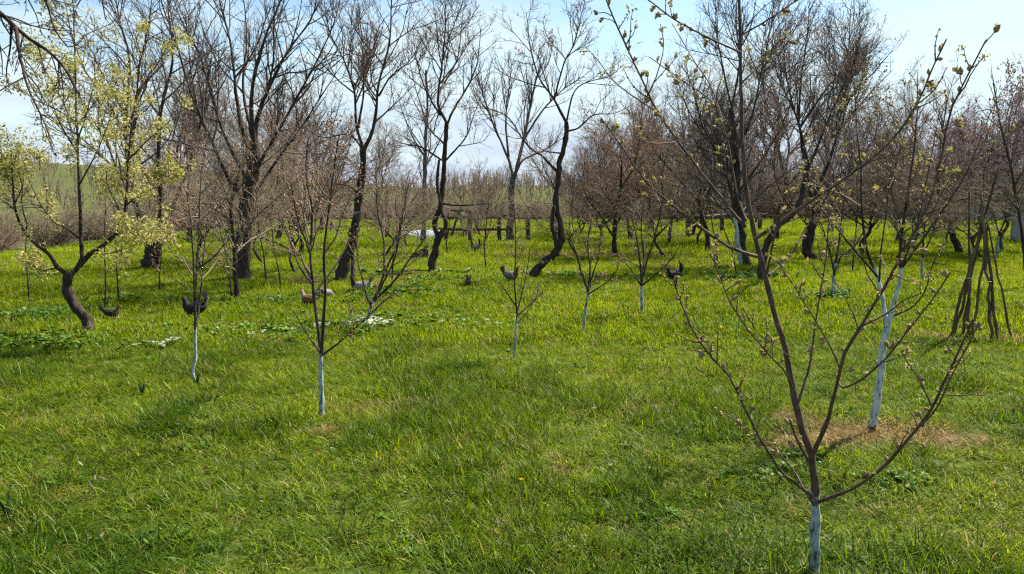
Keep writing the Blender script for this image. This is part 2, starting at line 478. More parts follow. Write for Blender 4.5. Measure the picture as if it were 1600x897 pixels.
def sprout(rng, P, Rr, dens, ratio, ang=(48, 14), K=4, up=0.25, wig=0.22, t0=0.15, rk=0.55, rmin=0.0015, lmin=0.05, lmax=3.0, tipk=0.35, nmax=None, t1=1.0):
    n, k, _ = P.shape
    seg = np.linalg.norm(np.diff(P, axis=1), axis=2); L = seg.sum(1)
    cnt = rng.poisson(np.clip(dens * L, 0, 60))
    if not len(cnt) or cnt.sum() == 0: return None
    idx = np.repeat(np.arange(n), cnt)
    t = t0 + (t1 - t0) * rng.random(len(idx)) ** 0.85
    f = t * (k - 1); i0 = np.clip(f.astype(int), 0, k - 2); fr = (f - i0)[:, None]
    A = P[idx, i0]; B = P[idx, i0 + 1]
    pos = A + (B - A) * fr
    T = B - A; T /= np.linalg.norm(T, axis=1, keepdims=True) + 1e-9
    rad = Rr[idx, i0] * (1 - fr[:, 0]) + Rr[idx, i0 + 1] * fr[:, 0]
    rv = rng.normal(size=T.shape); rv -= T * (rv * T).sum(1, keepdims=True); rv /= np.linalg.norm(rv, axis=1, keepdims=True) + 1e-9
    a = np.radians(rng.normal(ang[0], ang[1], len(idx)))[:, None]
    D = T * np.cos(a) + rv * np.sin(a); D[:, 2] += up * 0.5
    D /= np.linalg.norm(D, axis=1, keepdims=True)
    ln = L[idx] * ratio * (1.1 - 0.65 * t) * rng.uniform(0.45, 1.25, len(idx))
    ln = np.clip(ln, lmin, lmax)
    out = np.empty((len(idx), K, 3)); out[:, 0] = pos
    for q in range(1, K):
        D = D + rng.normal(size=D.shape) * wig; D[:, 2] += up / K
        D /= np.linalg.norm(D, axis=1, keepdims=True)
        out[:, q] = out[:, q - 1] + D * (ln / (K - 1))[:, None]
    r0 = np.maximum(np.minimum(rad * 0.8, rk * 0.02 * ln ** 0.8 + rmin), rmin)
    rr = r0[:, None] * np.linspace(1, tipk, K)[None, :]
    return out, np.maximum(rr, rmin * 0.6)

OCT = np.array([[1, 0, 0], [-1, 0, 0], [0, 1, 0], [0, -1, 0], [0, 0, 1.5], [0, 0, -1.0]], float)
OCT_T = np.array([[0, 2, 4], [2, 1, 4], [1, 3, 4], [3, 0, 4], [2, 0, 5], [1, 2, 5], [3, 1, 5], [0, 3, 5]])
def octs(rng, pos, size):
    n = len(pos)
    sz = size * rng.uniform(0.6, 1.4, n)
    V = pos[:, None, :] + OCT[None] * sz[:, None, None] + rng.normal(size=(n, 1, 3)) * size * 0.5
    T = (np.arange(n) * 6)[:, None, None] + OCT_T[None]
    return V.reshape(-1, 3), T.reshape(-1, 3)

def leaf_quads(rng, pos, size, per=4, spread=0.05):
    """small two-triangle leaves scattered round each point"""
    n = len(pos) * per
    c = np.repeat(pos, per, 0) + rng.normal(size=(n, 3)) * spread
    a = rng.normal(size=(n, 3)); a /= np.linalg.norm(a, axis=1, keepdims=True)
    b = np.cross(a, rng.normal(size=(n, 3))); b /= np.linalg.norm(b, axis=1, keepdims=True) + 1e-9
    sz = (size * rng.uniform(0.6, 1.4, n))[:, None]
    nrm = np.cross(a, b)
    V = np.stack([c - a * sz, c + b * sz * 0.45 + nrm * sz * 0.2, c + a * sz, c - b * sz * 0.45 + nrm * sz * 0.2], 1)
    Q = (np.arange(n) * 4)[:, None] + np.arange(4)[None]
    return V.reshape(-1, 3), Q

def jitter_tube(rng, V, amt):
    return V + (np.stack([vnoise(V[:, 0] * 23 + 5, V[:, 2] * 9, 1), vnoise(V[:, 1] * 23, V[:, 2] * 9 + 7, 2), vnoise(V[:, 0] * 17, V[:, 1] * 17, 3)], -1) - 0.5) * amt

class Tree:
    """traced trunk and limbs at a real distance, then procedural branches, twigs, buds"""
    def __init__(s, name, label, cat, px, py, D=None, group=None, bark=BARK_DARK, twig=TWIG_DARK, seed=1):
        s.base = foot(px, py) if D is None else at(px, py, D)
        if D is not None: s.base.z = float(ground(s.base.x, s.base.y))
        s.D = s.base.y
        s.root = thing(name, label, cat, s.base, 0, group)
        s.rng = np.random.default_rng(seed); s.bark = bark; s.twig = twig
        s.P = []; s.R = []
        s.k = 18; s.wk = 0.70; s.tk = 0.84
    def pt(s, px, py, dd): return np.array(at(px, py, s.D + dd) - s.base)
    def stem(s, pts, w0, w1, dd=0.0, part='limb', mat=None, sides=8, k=None, sink=0.0, dd0=0.0, flare=0.0, grow=True):
        """pts: pixel trace; w0,w1: width in px at the ends; dd: depth reached at its end"""
        k = k or s.k
        m = len(pts)
        q = np.array([s.pt(p[0], p[1], dd0 + (dd - dd0) * (i / max(1, m - 1)) ** 0.8) for i, p in enumerate(pts)])
        if sink: q[0, 2] = -sink
        P = resample(q, k)
        sc = s.D / F / 2
        t = np.linspace(0, 1, k)
        wk = s.wk if part == 'limb' else (s.tk if part == 'trunk' and s.D > 6 else 1.0)
        if part != 'limb': w1 = w1 / 0.45
        r = (w0 * wk + (w1 * wk * 0.45 - w0 * wk) * t ** 0.75) * sc
        r *= 1 + (0.22 if s.D < 4 else 0.12) * (s.rng.random(k) - 0.5)
        if flare: r *= 1 + flare * np.exp(-t * 9)
        P[1:-1] += s.rng.normal(size=(k - 2, 3)) * r[1:-1, None] * 0.12
        V, Qd = tubes(P[None], r[None], sides)
        V = jitter_tube(s.rng, V, r[0] * 0.35)
        n0 = len(V)
        V = np.vstack([V, P[-1:] + (P[-1:] - P[-2:-1]) * 0.15])
        ring = n0 - sides + np.arange(sides)
        T = np.stack([ring, np.roll(ring, -1), np.full(sides, n0)], -1)
        me = mesh_np(part, V, Qd, T, True, mat or s.bark)
        o = obj(part, me, s.root)
        if grow: s.P.append(P); s.R.append(r)
        return o, P, r
    def band(s, P, r, z1, mat=WHITEWASH, over=1.06, name='whitewash', parent=None):
        """painted lower length of a stem"""
        kk = int(np.argmax(P[:, 2] > z1)) or len(P) - 1
        Pz = resample(P[:kk + 1], 14)
        rz = np.interp(np.linspace(0, kk, 14), np.arange(len(r)), r) * over + 0.0012
        V, Qd = tubes(Pz[None], rz[None], 12)
        top = V[-12:]
        top[:, 2] += (s.rng.random(12) - 0.5) * r[0] * 1.6
        V = jitter_tube(s.rng, V, r[0] * 0.35)
        return obj(name, mesh_np(name, V, Qd, None, True, mat), parent or s.root)
    def crown(s, levels, buds=None, budmat=BUD_RUST, budsize=0.008, leaves=None, t0=0.25, name='crown', sides=(5, 4, 3, 3), leafmat=None, zmin=None):
        P = np.stack([resample(p, s.k) for p in s.P]); Rr = np.stack([np.interp(np.linspace(0, 1, s.k), np.linspace(0, 1, len(r)), r) for r in s.R])
        bag = Bag(); cur = (P, Rr); allv = []
        for i, lv in enumerate(levels):
            lv = dict(lv)
            src = lv.pop('src', None)
            c = cur
            if src == 'all': c = None
            res = sprout(s.rng, c[0], c[1], t0=lv.pop('t0', t0), **lv)
            if res is None: break
            if zmin is not None:
                keep = (res[0][:, :, 2].min(1) > zmin)
                res = (res[0][keep], res[1][keep])
            bag.add(*tubes(res[0], res[1], sides[min(i, 3)]))
            allv.append(res); cur = res
        o = obj(name, bag.mesh(name, s.twig), s.root)
        if buds:
            pts = np.concatenate([a[0][:, 1:].reshape(-1, 3) for a in allv[-2:]])
            pick = s.rng.choice(len(pts), min(buds, len(pts)), replace=False)
            b = Bag(); b.add(octs(s.rng, pts[pick], budsize)[0], None, octs(s.rng, pts[pick], budsize)[1])
            ob = obj('buds', b.mesh('buds', budmat), s.root); ob['kind'] = 'stuff'
        return allv

L_DENSE = [dict(dens=6.5, ratio=0.48, K=6, up=0.30, wig=0.16, rk=0.60, lmin=0.25), dict(dens=8.5, ratio=0.6, K=5, up=0.5, wig=0.17, rk=0.42, lmax=1.1, lmin=0.15),
           dict(dens=11.0, ratio=0.65, K=4, up=0.4, wig=0.2, rk=0.35, lmax=0.5, lmin=0.12, rmin=0.0026)]
L_LIGHT = [dict(dens=4.5, ratio=0.42, K=6, up=0.30, wig=0.16, rk=0.60, lmin=0.2), dict(dens=6.5, ratio=0.50, K=5, up=0.25, wig=0.2, rk=0.42, lmax=0.9, lmin=0.1),
           dict(dens=8.0, ratio=0.55, K=4, up=0.2, wig=0.24, rk=0.35, lmax=0.40, lmin=0.1, rmin=0.0024)]
L_SAP = [dict(dens=8.0, ratio=0.45, K=5, up=0.35, wig=0.14, rk=0.5, lmax=0.7), dict(dens=8.0, ratio=0.5, K=4, up=0.25, wig=0.2, rk=0.4, lmax=0.3, lmin=0.06, rmin=0.0015)]

# ================================================================== FRONT SAPLING (nearest tree)
def bud_mesh(name, mat, seed, ln=0.016, rad=0.0055, leafy=0, count=1):
    """scaly teardrop bud (or a tight knot of them), optionally with small opening leaves"""
    rg = np.random.default_rng(seed)
    prof = [(0.0, 0.28), (0.18, 0.55), (0.42, 1.0), (0.68, 0.80), (0.88, 0.38), (1.0, 0.06)]
    S = 6
    V = []; Q = []
    for c in range(count):
        tl = Matrix.Rotation(0.75 * (c > 0) * rg.uniform(0.6, 1.2), 3, 'X'); tl = Matrix.Rotation(c * 2.3 + rg.uniform(0, 1), 3, 'Z') @ tl
        b0 = len(V); sz = rg.uniform(0.75, 1.1)
        for i, (t, r) in enumerate(prof):
            for j in range(S):
                a = 2 * math.pi * (j + 0.5 * (i % 2)) / S
                rr = rad * r * rg.uniform(0.85, 1.2) * sz
                V.append(tl @ Vector((rr * math.cos(a), rr * math.sin(a), t * ln * sz)))
        Q += [(b0 + i * S + j, b0 + i * S + (j + 1) % S, b0 + (i + 1) * S + (j + 1) % S, b0 + (i + 1) * S + j) for i in range(len(prof) - 1) for j in range(S)]
    me = mesh_np(name, V, Q, None, True, mat)
    lme = None
    if leafy:
        LV = []; LQ = []
        for i in range(leafy):
            a = rg.uniform(0, 6.28); l = ln * rg.uniform(0.8, 1.3); wd = l * 0.22; tilt = rg.uniform(0.2, 0.8)
            d = Vector((math.cos(a) * math.sin(tilt), math.sin(a) * math.sin(tilt), math.cos(tilt)))
            sde = Vector((-math.sin(a), math.cos(a), 0)); o = Vector((0, 0, ln * 0.5)); b = len(LV)
            bend = Vector((0, 0, -l * 0.2))
            LV += [o, o + d * l * 0.5 + sde * wd, o + d * l * 0.5 - sde * wd, o + d * l + bend, o + d * l * 0.8 + sde * wd * .7 + bend * .5, o + d * l * 0.8 - sde * wd * .7 + bend * .5]
            LQ += [(b, b + 1, b + 4, b + 3), (b, b + 3, b + 5, b + 2)]
        lme = mesh_np('leaf', LV, LQ, None, True, BUD_LEAF)
    return me, lme
BUDS = [bud_mesh('bud', BUD_TAN, 1, 0.019, 0.0048, 0, 2), bud_mesh('bud', BUD_TAN, 2, 0.017, 0.0052, 0, 1), bud_mesh('bud', BUD_TAN, 3, 0.021, 0.0048, 0, 3), bud_mesh('bud', BUD_TAN, 4, 0.019, 0.0045, 4, 2), bud_mesh('bud', BUD_RUST, 5, 0.020, 0.0045, 5, 3)]

def front_tree():
    T = Tree('peach_sapling', 'nearest young fruit tree with worn whitewashed foot and swelling tan buds, right foreground', 'tree', 1270, 925, D=3.0, bark=BARK_RED, twig=BARK_RED, seed=11)
    T.k = 26
    o, P, r = T.stem([(1270, 925), (1273, 850), (1274, 785), (1268, 715), (1252, 665), (1238, 600), (1222, 530), (1203, 465), (1185, 390), (1170, 320), (1161, 230), (1157, 120), (1156, 0), (1157, -120), (1160, -240)],
                     14.5, 3.0, 0.12, 'trunk', sides=12, k=60, sink=0.04, flare=0.25)
    zt = T.pt(1274, 790, 0)[2]
    T.band(P, r, zt, WHITEWASH_THIN, 1.03)
    B = {}
    def b(n, pts, w0, w1, dd, dd0=0.0, k=None):
        B[n] = T.stem(pts, w0 * 0.86, w1 * 0.8, dd, 'branch', dd0=dd0, sides=8, k=k or 24)[1]
    b(1, [(1276, 785), (1300, 777), (1330, 765), (1375, 735), (1420, 685), (1455, 640), (1478, 590), (1500, 545), (1520, 500)], 7.5, 3.4, -0.35)
    b(2, [(1272, 778), (1240, 752), (1222, 738), (1190, 690), (1165, 640), (1140, 590), (1110, 556), (1085, 520), (1065, 477), (1053, 440)], 6.5, 2.6, -0.25)
    b(3, [(1272, 790), (1252, 757), (1240, 735), (1200, 692), (1150, 657), (1120, 640)], 4.5, 1.8, 0.3)
    b(4, [(1264, 722), (1247, 690), (1238, 668), (1234, 655)], 6.0, 3.5, -0.08)
    b(5, [(1268, 715), (1290, 665), (1297, 640), (1310, 590), (1318, 556), (1345, 512), (1367, 475), (1397, 422), (1424, 372), (1450, 325), (1470, 250), (1486, 170), (1513, 117), (1540, 64)], 8.5, 2.2, -0.45)
    b(6, [(1180, 374), (1220, 345), (1262, 318), (1346, 260), (1396, 216), (1431, 164), (1455, 111), (1478, 62)], 6.5, 2.4, -0.3)
    b(7, [(1182, 401), (1150, 390), (1131, 381), (1084, 347), (1044, 315), (1013, 287), (987, 253), (963, 217), (940, 185)], 7.0, 2.0, -0.2)
    b(8, [(1166, 355), (1137, 323), (1117, 297), (1077, 244), (1033, 184), (1003, 124), (977, 70), (950, 7), (930, -50)], 6.5, 2.6, 0.1)
    b(9, [(1157, 82), (1124, 67), (1084, 47), (1050, 28), (1013, 0), (980, -25)], 4.0, 2.0, -0.15)
    b(10, [(1166, 345), (1150, 297), (1140, 234), (1120, 170), (1094, 144), (1057, 120), (1015, 89)], 5.0, 1.8, 0.35)
    b(11, [(1158, 130), (1190, 100), (1217, 72), (1236, 60)], 3.2, 1.8, 0.15)
    b(12, [(1157, 56), (1190, 37), (1244, 2), (1280, -20)], 3.5, 1.8, -0.1)
    b(13, [(1202, 430), (1237, 397), (1257, 360), (1290, 310), (1330, 250)], 4.5, 1.8, 0.35)
    b(14, [(1198, 428), (1207, 384), (1217, 344), (1234, 318), (1262, 268)], 4.5, 1.8, -0.25)
    b(15, [(1245, 640), (1256, 600), (1265, 570), (1275, 500), (1285, 440), (1291, 400), (1294, 344), (1292, 300)], 5.0, 1.8, 0.22)
    b(16, [(1312, 575), (1300, 548), (1274, 501), (1234, 437), (1212, 405)], 3.6, 1.5, -0.15, dd0=-0.15)
    b(17, [(1310, 595), (1318, 606), (1350, 590), (1387, 556), (1420, 515), (1455, 470), (1485, 426)], 4.2, 2.0, -0.5, dd0=-0.12)
    b(18, [(1239, 606), (1226, 580), (1196, 548), (1147, 484), (1124, 430), (1114, 405)], 3.6, 1.6, -0.35)
    b(19, [(1456, 636), (1438, 596), (1420, 570), (1408, 548)], 3.0, 1.6, -0.5, dd0=-0.25)
    b(20, [(1468, 616), (1500, 618), (1527, 615)], 2.6, 1.6, -0.28, dd0=-0.26)
    b(21, [(1430, 672), (1462, 640), (1488, 585), (1512, 540), (1530, 505)], 3.6, 1.8, -0.42, dd0=-0.22)
    b(22, [(1026, 174), (984, 147), (957, 124), (934, 94), (912, 70)], 3.2, 1.6, 0.3, dd0=0.06)
    b(23, [(1012, 150), (1027, 115), (1037, 73), (1032, 38)], 2.6, 1.5, -0.1, dd0=0.07)
    b(24, [(1130, 190), (1110, 134), (1084, 94), (1050, 37)], 3.0, 1.6, 0.5, dd0=0.22)
    b(25, [(1055, 222), (1022, 224), (990, 216)], 2.6, 1.5, -0.2, dd0=0.04)
    b(26, [(1431, 165), (1460, 140), (1480, 105)], 2.4, 1.4, -0.5, dd0=-0.24)
    b(27, [(1346, 260), (1382, 245), (1440, 235), (1475, 222)], 2.8, 1.4, -0.45, dd0=-0.2)
    b(28, [(1348, 510), (1385, 490), (1412, 470), (1440, 458)], 2.8, 1.5, -0.55, dd0=-0.22)
    b(29, [(1240, 560), (1216, 545), (1184, 520), (1170, 498)], 2.4, 1.5, -0.3, dd0=0.02)
    b(30, [(1087, 350), (1062, 365), (1040, 372)], 2.4, 1.5, -0.3, dd0=-0.12)
    rng = np.random.default_rng(5)
    # short spurs with buds at their tips
    n = 0
    bag = Bag()
    Kb = list(B.values()) + [P[34:]]
    for br in Kb:
        seg = np.linalg.norm(np.diff(br, axis=0), axis=1); L = seg.sum(); cs = np.concatenate([[0], np.cumsum(seg)])
        m = int(L / 0.062 * rng.uniform(0.8, 1.1)) + 2
        for q in range(m):
            t = L * (0.22 + 0.78 * (q + rng.random()) / m)
            if t > L or n >= 298: continue
            p = np.array([np.interp(t, cs, br[:, i]) for i in range(3)])
            i0 = min(int(np.searchsorted(cs, t)), len(br) - 1)
            tan = br[i0] - br[i0 - 1]; tan /= np.linalg.norm(tan) + 1e-9
            rv = rng.normal(size=3); rv -= tan * rv.dot(tan); rv /= np.linalg.norm(rv)
            d = tan * 0.55 + rv + np.array([0, 0, 0.15]); d /= np.linalg.norm(d)
            sl = rng.choice([0.003, 0.010, 0.028, 0.06], p=[0.36, 0.30, 0.22, 0.12])
            e = p + d * (sl + 0.002)
            if sl > 0.006:
                bag.add(*tubes(np.array([[p, (p + e) / 2 + rng.normal(size=3) * sl * 0.08, e]]), np.array([[0.0024, 0.0019, 0.0017]]), 5))
            for rep in range(2 if (sl > 0.015 and rng.random() < 0.6) else 1):
                kind = int(rng.choice(5, p=[0.34, 0.25, 0.2, 0.14, 0.07]))
                if p[2] > 1.25 and rng.random() < 0.25: kind = 3
                bo = obj('bud', BUDS[kind][0], T.root)
                dv = Vector(d + rng.normal(size=3) * 0.35 * (1 + rep)).normalized()
                bo.location = Vector(e) - dv * 0.002 + Vector(rng.normal(size=3)) * 0.003 * rep
                bo.rotation_mode = 'QUATERNION'
                bo.rotation_quaternion = dv.to_track_quat('Z', 'Y')
                sc = float(rng.uniform(0.95, 1.6)); bo.scale = (sc, sc, sc)
                if BUDS[kind][1] is not None: obj('leaf', BUDS[kind][1], bo)
                n += 1
    allP = np.stack([resample(q, 24) for q in Kb]); allR = np.full(allP.shape[:2], 0.004)
    tw = sprout(rng, allP, allR, 6.0, 0.2, ang=(50, 15), K=5, up=0.2, wig=0.13, t0=0.3, rk=0.5, rmin=0.0012, lmin=0.03, lmax=0.26)
    bag.add(*tubes(tw[0], tw[1], 5))
    pts = tw[0][:, 1:].reshape(-1, 3); pts = pts[rng.random(len(pts)) < 0.75]
    obj('spurs', bag.mesh('spurs', BARK_RED), T.root)['kind'] = 'stuff'
    V, Tt = octs(rng, pts, 0.0042)
    obj('small_buds', mesh_np('small_buds', V, None, Tt, True, BUD_TAN), T.root)['kind'] = 'stuff'
    ends = tw[0][:, -1]; ends = ends[(rng.random(len(ends)) < 0.85) & (ends[:, 2] > 0.75)]
    V, Qd = leaf_quads(rng, ends, 0.010, 5, 0.008)
    obj('leaf_tips', mesh_np('leaf_tips', V, Qd, None, False, BUD_LEAF), T.root)['kind'] = 'stuff'
front_tree()

# ================================================================== WHITEWASHED TREE BEHIND IT
T = Tree('whitewashed_tree', 'young forked tree with smooth white painted trunk in a straw ring', 'tree', 1361, 674, bark=BARK_DARK, twig=TWIG_BROWN, seed=12)
o, P, r = T.stem([(1361, 676), (1366, 645), (1374, 600), (1379, 550), (1388, 497)], 11.5, 11, 0.05, 'trunk', WHITEWASH, 12, 24, sink=0.03, flare=0.2, grow=False)
T.band(P, r * 0.98, 0.035, BARK_DARK, 1.05, name='bare_foot')
o, P, r = T.stem([(1386, 510), (1378, 462), (1371, 430), (1354, 389), (1347, 329), (1345, 262), (1338, 190), (1335, 130)], 10, 2.5, 0.3, sides=10, k=26)
T.band(P, r, T.pt(1370, 432, 0)[2], WHITEWASH, 1.08, parent=o)
o, P, r = T.stem([(1388, 508), (1399, 465), (1407, 428), (1408, 372), (1417, 312), (1424, 262), (1432, 190), (1434, 110)], 11, 2.5, -0.2, sides=10, k=26)
T.band(P, r, T.pt(1407, 430, 0)[2], WHITEWASH, 1.08, parent=o)
T.stem([(1371, 432), (1340, 396), (1317, 369), (1287, 332), (1262, 290), (1250, 240)], 6, 1.8, -0.3, dd0=0.1)
T.stem([(1410, 415), (1437, 336), (1446, 290), (1460, 220), (1470, 160)], 6, 1.8, 0.4, dd0=-0.05)
T.stem([(1408, 420), (1450, 362), (1484, 312), (1510, 270), (1535, 210), (1555, 160), (1587, 112)], 6, 1.6, -0.1, dd0=-0.05)
T.stem([(1393, 495), (1425, 480), (1445, 455), (1455, 420), (1472, 385), (1500, 365)], 5, 1.6, -0.4)
T.stem([(1374, 440), (1377, 390), (1385, 330), (1392, 250), (1397, 170)], 5, 1.6, 0.2, dd0=0.06)
al = T.crown([dict(dens=6.5, ratio=0.36, K=6, up=0.25, wig=0.13, rk=0.5, lmax=0.6), dict(dens=7, ratio=0.4, K=4, up=0.2, wig=0.18, rk=0.4, lmax=0.25, lmin=0.03, rmin=0.0014)], buds=2200, budmat=BUD_TAN, budsize=0.007, t0=0.4)
def young_leaves(T, pts, size, per, spread, mat=YOUNG_LEAF, name='young_leaves'):
    V, Qd = leaf_quads(T.rng, pts, size, per, spread)
    o = obj(name, mesh_np(name, V, Qd, None, False, mat), T.root); o['kind'] = 'stuff'

pts = al[1][0][:, -1]; pts = pts[T.rng.random(len(pts)) < 0.45]
young_leaves(T, pts, 0.010, 4, 0.010, BUD_LEAF)

# ================================================================== BLOSSOMING TREE, LEFT
T = Tree('blossoming_tree', 'crooked fruit tree covered in pale yellow green blossom at the left edge', 'tree', 137, 517, bark=BARK_DARK, twig=TWIG_DARK, seed=13)
T.stem([(137, 519), (134, 498), (122, 482), (110, 465), (105, 450), (107, 428)], 21, 15, 0.0, 'trunk', None, 10, 20, sink=0.03, flare=0.25, grow=False)
T.stem([(107, 432), (125, 415), (140, 396), (165, 380), (188, 357), (197, 322), (200, 250), (205, 200), (214, 140), (222, 80)], 13, 2.5, 0.5, k=26)
T.stem([(107, 432), (90, 416), (75, 396), (50, 376), (33, 352), (24, 328), (20, 290), (18, 250), (10, 200)], 11, 2, -0.5, k=24)
T.stem([(120, 420), (128, 405), (126, 370), (124, 300), (121, 220), (118, 120), (115, 30), (112, -60)], 10, 2.5, 0.2, k=26)
T.stem([(92, 418), (65, 422), (46, 412), (30, 395)], 5, 2, 0.6)
T.stem([(124, 372), (100, 355), (84, 347), (60, 313), (42, 270), (30, 235), (10, 200)], 5, 1.5, 0.9, dd0=0.1)
T.stem([(198, 320), (225, 300), (250, 290), (275, 262)], 5, 1.5, -0.5, dd0=0.3)
T.stem([(123, 290), (150, 240), (170, 190), (185, 140)], 4.5, 1.5, -0.7, dd0=0.12)
T.stem([(122, 240), (95, 195), (75, 140), (62, 90)], 4.5, 1.5, -0.5, dd0=0.12)
T.stem([(140, 396), (175, 395), (215, 380), (245, 350)], 4.5, 1.5, -0.9, dd0=0.1)
T.stem([(200, 250), (235, 215), (265, 190), (300, 175)], 4.5, 1.5, 0.2, dd0=0.35)
al = T.crown([dict(dens=6.5, ratio=0.40, K=6, up=0.15, wig=0.18, rk=0.6, lmax=0.9), dict(dens=6, ratio=0.45, K=4, up=0.2, wig=0.2, rk=0.4, lmax=0.4, lmin=0.06, rmin=0.0018),
              dict(dens=5, ratio=0.5, K=3, up=0.1, wig=0.2, rk=0.4, lmax=0.14, lmin=0.03, rmin=0.0015)], t0=0.3)
lp = np.concatenate([resample(p, 26)[7:] for p in T.P]); lp = lp + T.rng.normal(size=lp.shape) * 0.05
pts = np.concatenate([lp, lp + T.rng.normal(size=lp.shape) * 0.04, al[0][0][:, 2:].reshape(-1, 3), al[1][0][:, 1:].reshape(-1, 3)])
cl = fbm(pts[:, 0] * 2.1 + pts[:, 1], pts[:, 2] * 2.1, 77, 2)
hz = pts[:, 2]
keep = (cl > 0.36) & (T.rng.random(len(pts)) < np.where(hz < 2.2, 0.7, 0.45))
young_leaves(T, pts[keep], 0.020, 16, 0.036, YOUNG_LEAF, 'blossom')

# ================================================================== MIDDLE ROW, TRACED ONE BY ONE
T = Tree('forked_tree', 'thick grey trunk splitting into three limbs near its foot behind the blossoming tree', 'tree', 237, 420, bark=BARK_DARK, twig=TWIG_DARK, seed=14)
T.stem([(234, 422), (238, 402), (238, 380)], 27, 24, 0, 'trunk', None, 14, 12, sink=0.05, flare=0.3, grow=False)
T.stem([(234, 392), (226, 362), (216, 332), (206, 300), (199, 250), (197, 170), (203, 95), (186, 30), (178, -40)], 16, 3.5, 0.6, k=24)
T.stem([(240, 388), (246, 358), (250, 320), (248, 250), (252, 170), (270, 90), (262, 10), (265, -40)], 15, 3.5, -0.5, k=24)
T.stem([(244, 392), (256, 365), (264, 335), (280, 300), (300, 240), (318, 170), (330, 90)], 14, 3, 1.0, k=24)
T.stem([(202, 250), (214, 170), (216, 110), (232, 40), (240, -30)], 8, 2.5, -0.4, dd0=0.3)
T.stem([(212, 318), (185, 270), (165, 210), (150, 140), (146, 60)], 7, 2.5, 1.2, dd0=0.3)
T.crown(L_LIGHT, t0=0.25, buds=1200, budmat=BUD_RUST, budsize=0.008)

T = Tree('walnut_tree', 'largest bare tree with thick dark trunk and tall limbs fanning out of frame', 'tree', 378, 438, bark=BARK_DARK, twig=TWIG_DARK, seed=15)
T.stem([(377, 440), (379, 405), (384, 345), (393, 275), (398, 225)], 29, 22, 0.1, 'trunk', None, 14, 18, sink=0.05, flare=0.2, grow=False)
for pts, w0, w1, dd in [
    ([(386, 330), (355, 275), (330, 220), (300, 150), (275, 67), (254, 10), (240, -60)], 11, 3, -0.8),
    ([(394, 270), (372, 170), (360, 67), (344, 5), (335, -60)], 12, 3.5, 0.7),
    ([(390, 290), (352, 215), (334, 160), (311, 84), (278, 20), (260, -50)], 9, 3, 1.2),
    ([(398, 235), (393, 150), (411, 67), (440, -5), (450, -70)], 13, 4, -0.5),
    ([(399, 245), (403, 180), (444, 90), (488, 25), (498, -40)], 12, 4, 0.4),
    ([(394, 275), (433, 207), (460, 160), (512, 60), (535, -10)], 9, 3, -1.0),
    ([(386, 320), (430, 255), (470, 200), (515, 130), (548, 80)], 8, 2.5, 0.9),
    ([(397, 230), (380, 140), (385, 60), (378, -40)], 9, 3, 1.3),
    ([(402, 190), (425, 110), (428, 30), (430, -50)], 7, 3, -1.2)]:
    T.stem(pts, w0, w1, dd, k=22)
T.crown([dict(dens=4.2, ratio=0.40, K=6, up=0.45, wig=0.12, rk=0.7, lmin=0.3), dict(dens=6.5, ratio=0.5, K=5, up=0.4, wig=0.16, rk=0.5, lmax=1.1, lmin=0.15),
         dict(dens=9.0, ratio=0.55, K=4, up=0.3, wig=0.2, rk=0.45, lmax=0.45, lmin=0.08, rmin=0.0026)], t0=0.2)

T = Tree('plum_tree', 'slim dark trunk with a tangled brown twiggy crown beside the thick walnut trunk', 'tree', 371, 470, bark=BARK_DARK, twig=TWIG_TAN, seed=16)
T.stem([(371, 472), (368, 430), (366, 390), (361, 345), (363, 310), (374, 270), (386, 235)], 10, 4, 0.1, 'trunk', None, 8, 22, sink=0.03, flare=0.25)
T.stem([(362, 462), (358, 425), (350, 385), (340, 345), (330, 310)], 5, 2, 0.5)
T.stem([(362, 345), (330, 325), (292, 300), (262, 276)], 5, 2, -0.3)
T.stem([(366, 392), (395, 345), (430, 312), (470, 275)], 5, 2, 0.5)
T.stem([(362, 325), (345, 285), (320, 240), (305, 205)], 4, 2, 0.7)
T.stem([(364, 305), (395, 270), (430, 240), (460, 215)], 4, 2, -0.5)
T.crown([dict(dens=10.0, ratio=0.55, K=6, up=0.12, wig=0.2, rk=0.6, lmin=0.3), dict(dens=10.0, ratio=0.55, K=5, up=0.1, wig=0.25, rk=0.42, lmax=0.9, lmin=0.12),
         dict(dens=12.0, ratio=0.5, K=4, up=0.1, wig=0.28, rk=0.4, lmax=0.35, lmin=0.06, rmin=0.0019)], t0=0.2, buds=1500, budmat=BUD_RUST, budsize=0.006, zmin=0.4)

T = Tree('leaning_tree', 'dark trunk leaning right then forking upright, just behind the black headed hen', 'tree', 529, 441, bark=BARK_DARK, twig=TWIG_DARK, seed=17)
T.stem([(528, 443), (536, 415), (548, 386), (556, 345), (561, 300), (567, 255), (568, 228)], 22, 12, 0.1, 'trunk', None, 12, 22, sink=0.04, flare=0.35, grow=False)
T.stem([(568, 235), (556, 192), (555, 150), (540, 100), (515, 50), (505, -10)], 8, 2.5, 0.4, k=22)
T.stem([(567, 238), (585, 192), (592, 130), (608, 70), (612, 0), (616, -50)], 9, 2.5, -0.3, k=22)
T.stem([(560, 200), (568, 140), (565, 60), (558, -10)], 6, 2.5, 0.7, k=20)
T.stem([(556, 300), (548, 292), (534, 288), (510, 290), (490, 285)], 5, 2, -0.5)
T.stem([(592, 150), (610, 120), (640, 95), (660, 60)], 5, 2, -0.6, dd0=-0.1)
T.stem([(566, 232), (545, 210), (505, 215), (475, 200)], 5, 2, 0.6)
T.stem([(585, 192), (620, 160), (650, 130)], 4.5, 2, 0.4, dd0=-0.1)
T.crown(L_DENSE, t0=0.2, buds=2600, budmat=BUD_RUST, budsize=0.0075)
o, P, r = Tree.stem(T, [(552, 445), (551, 410), (553, 360), (556, 320)], 9, 5, 0.9, 'trunk', None, 8, 16, sink=0.03, dd0=0.5, grow=False)

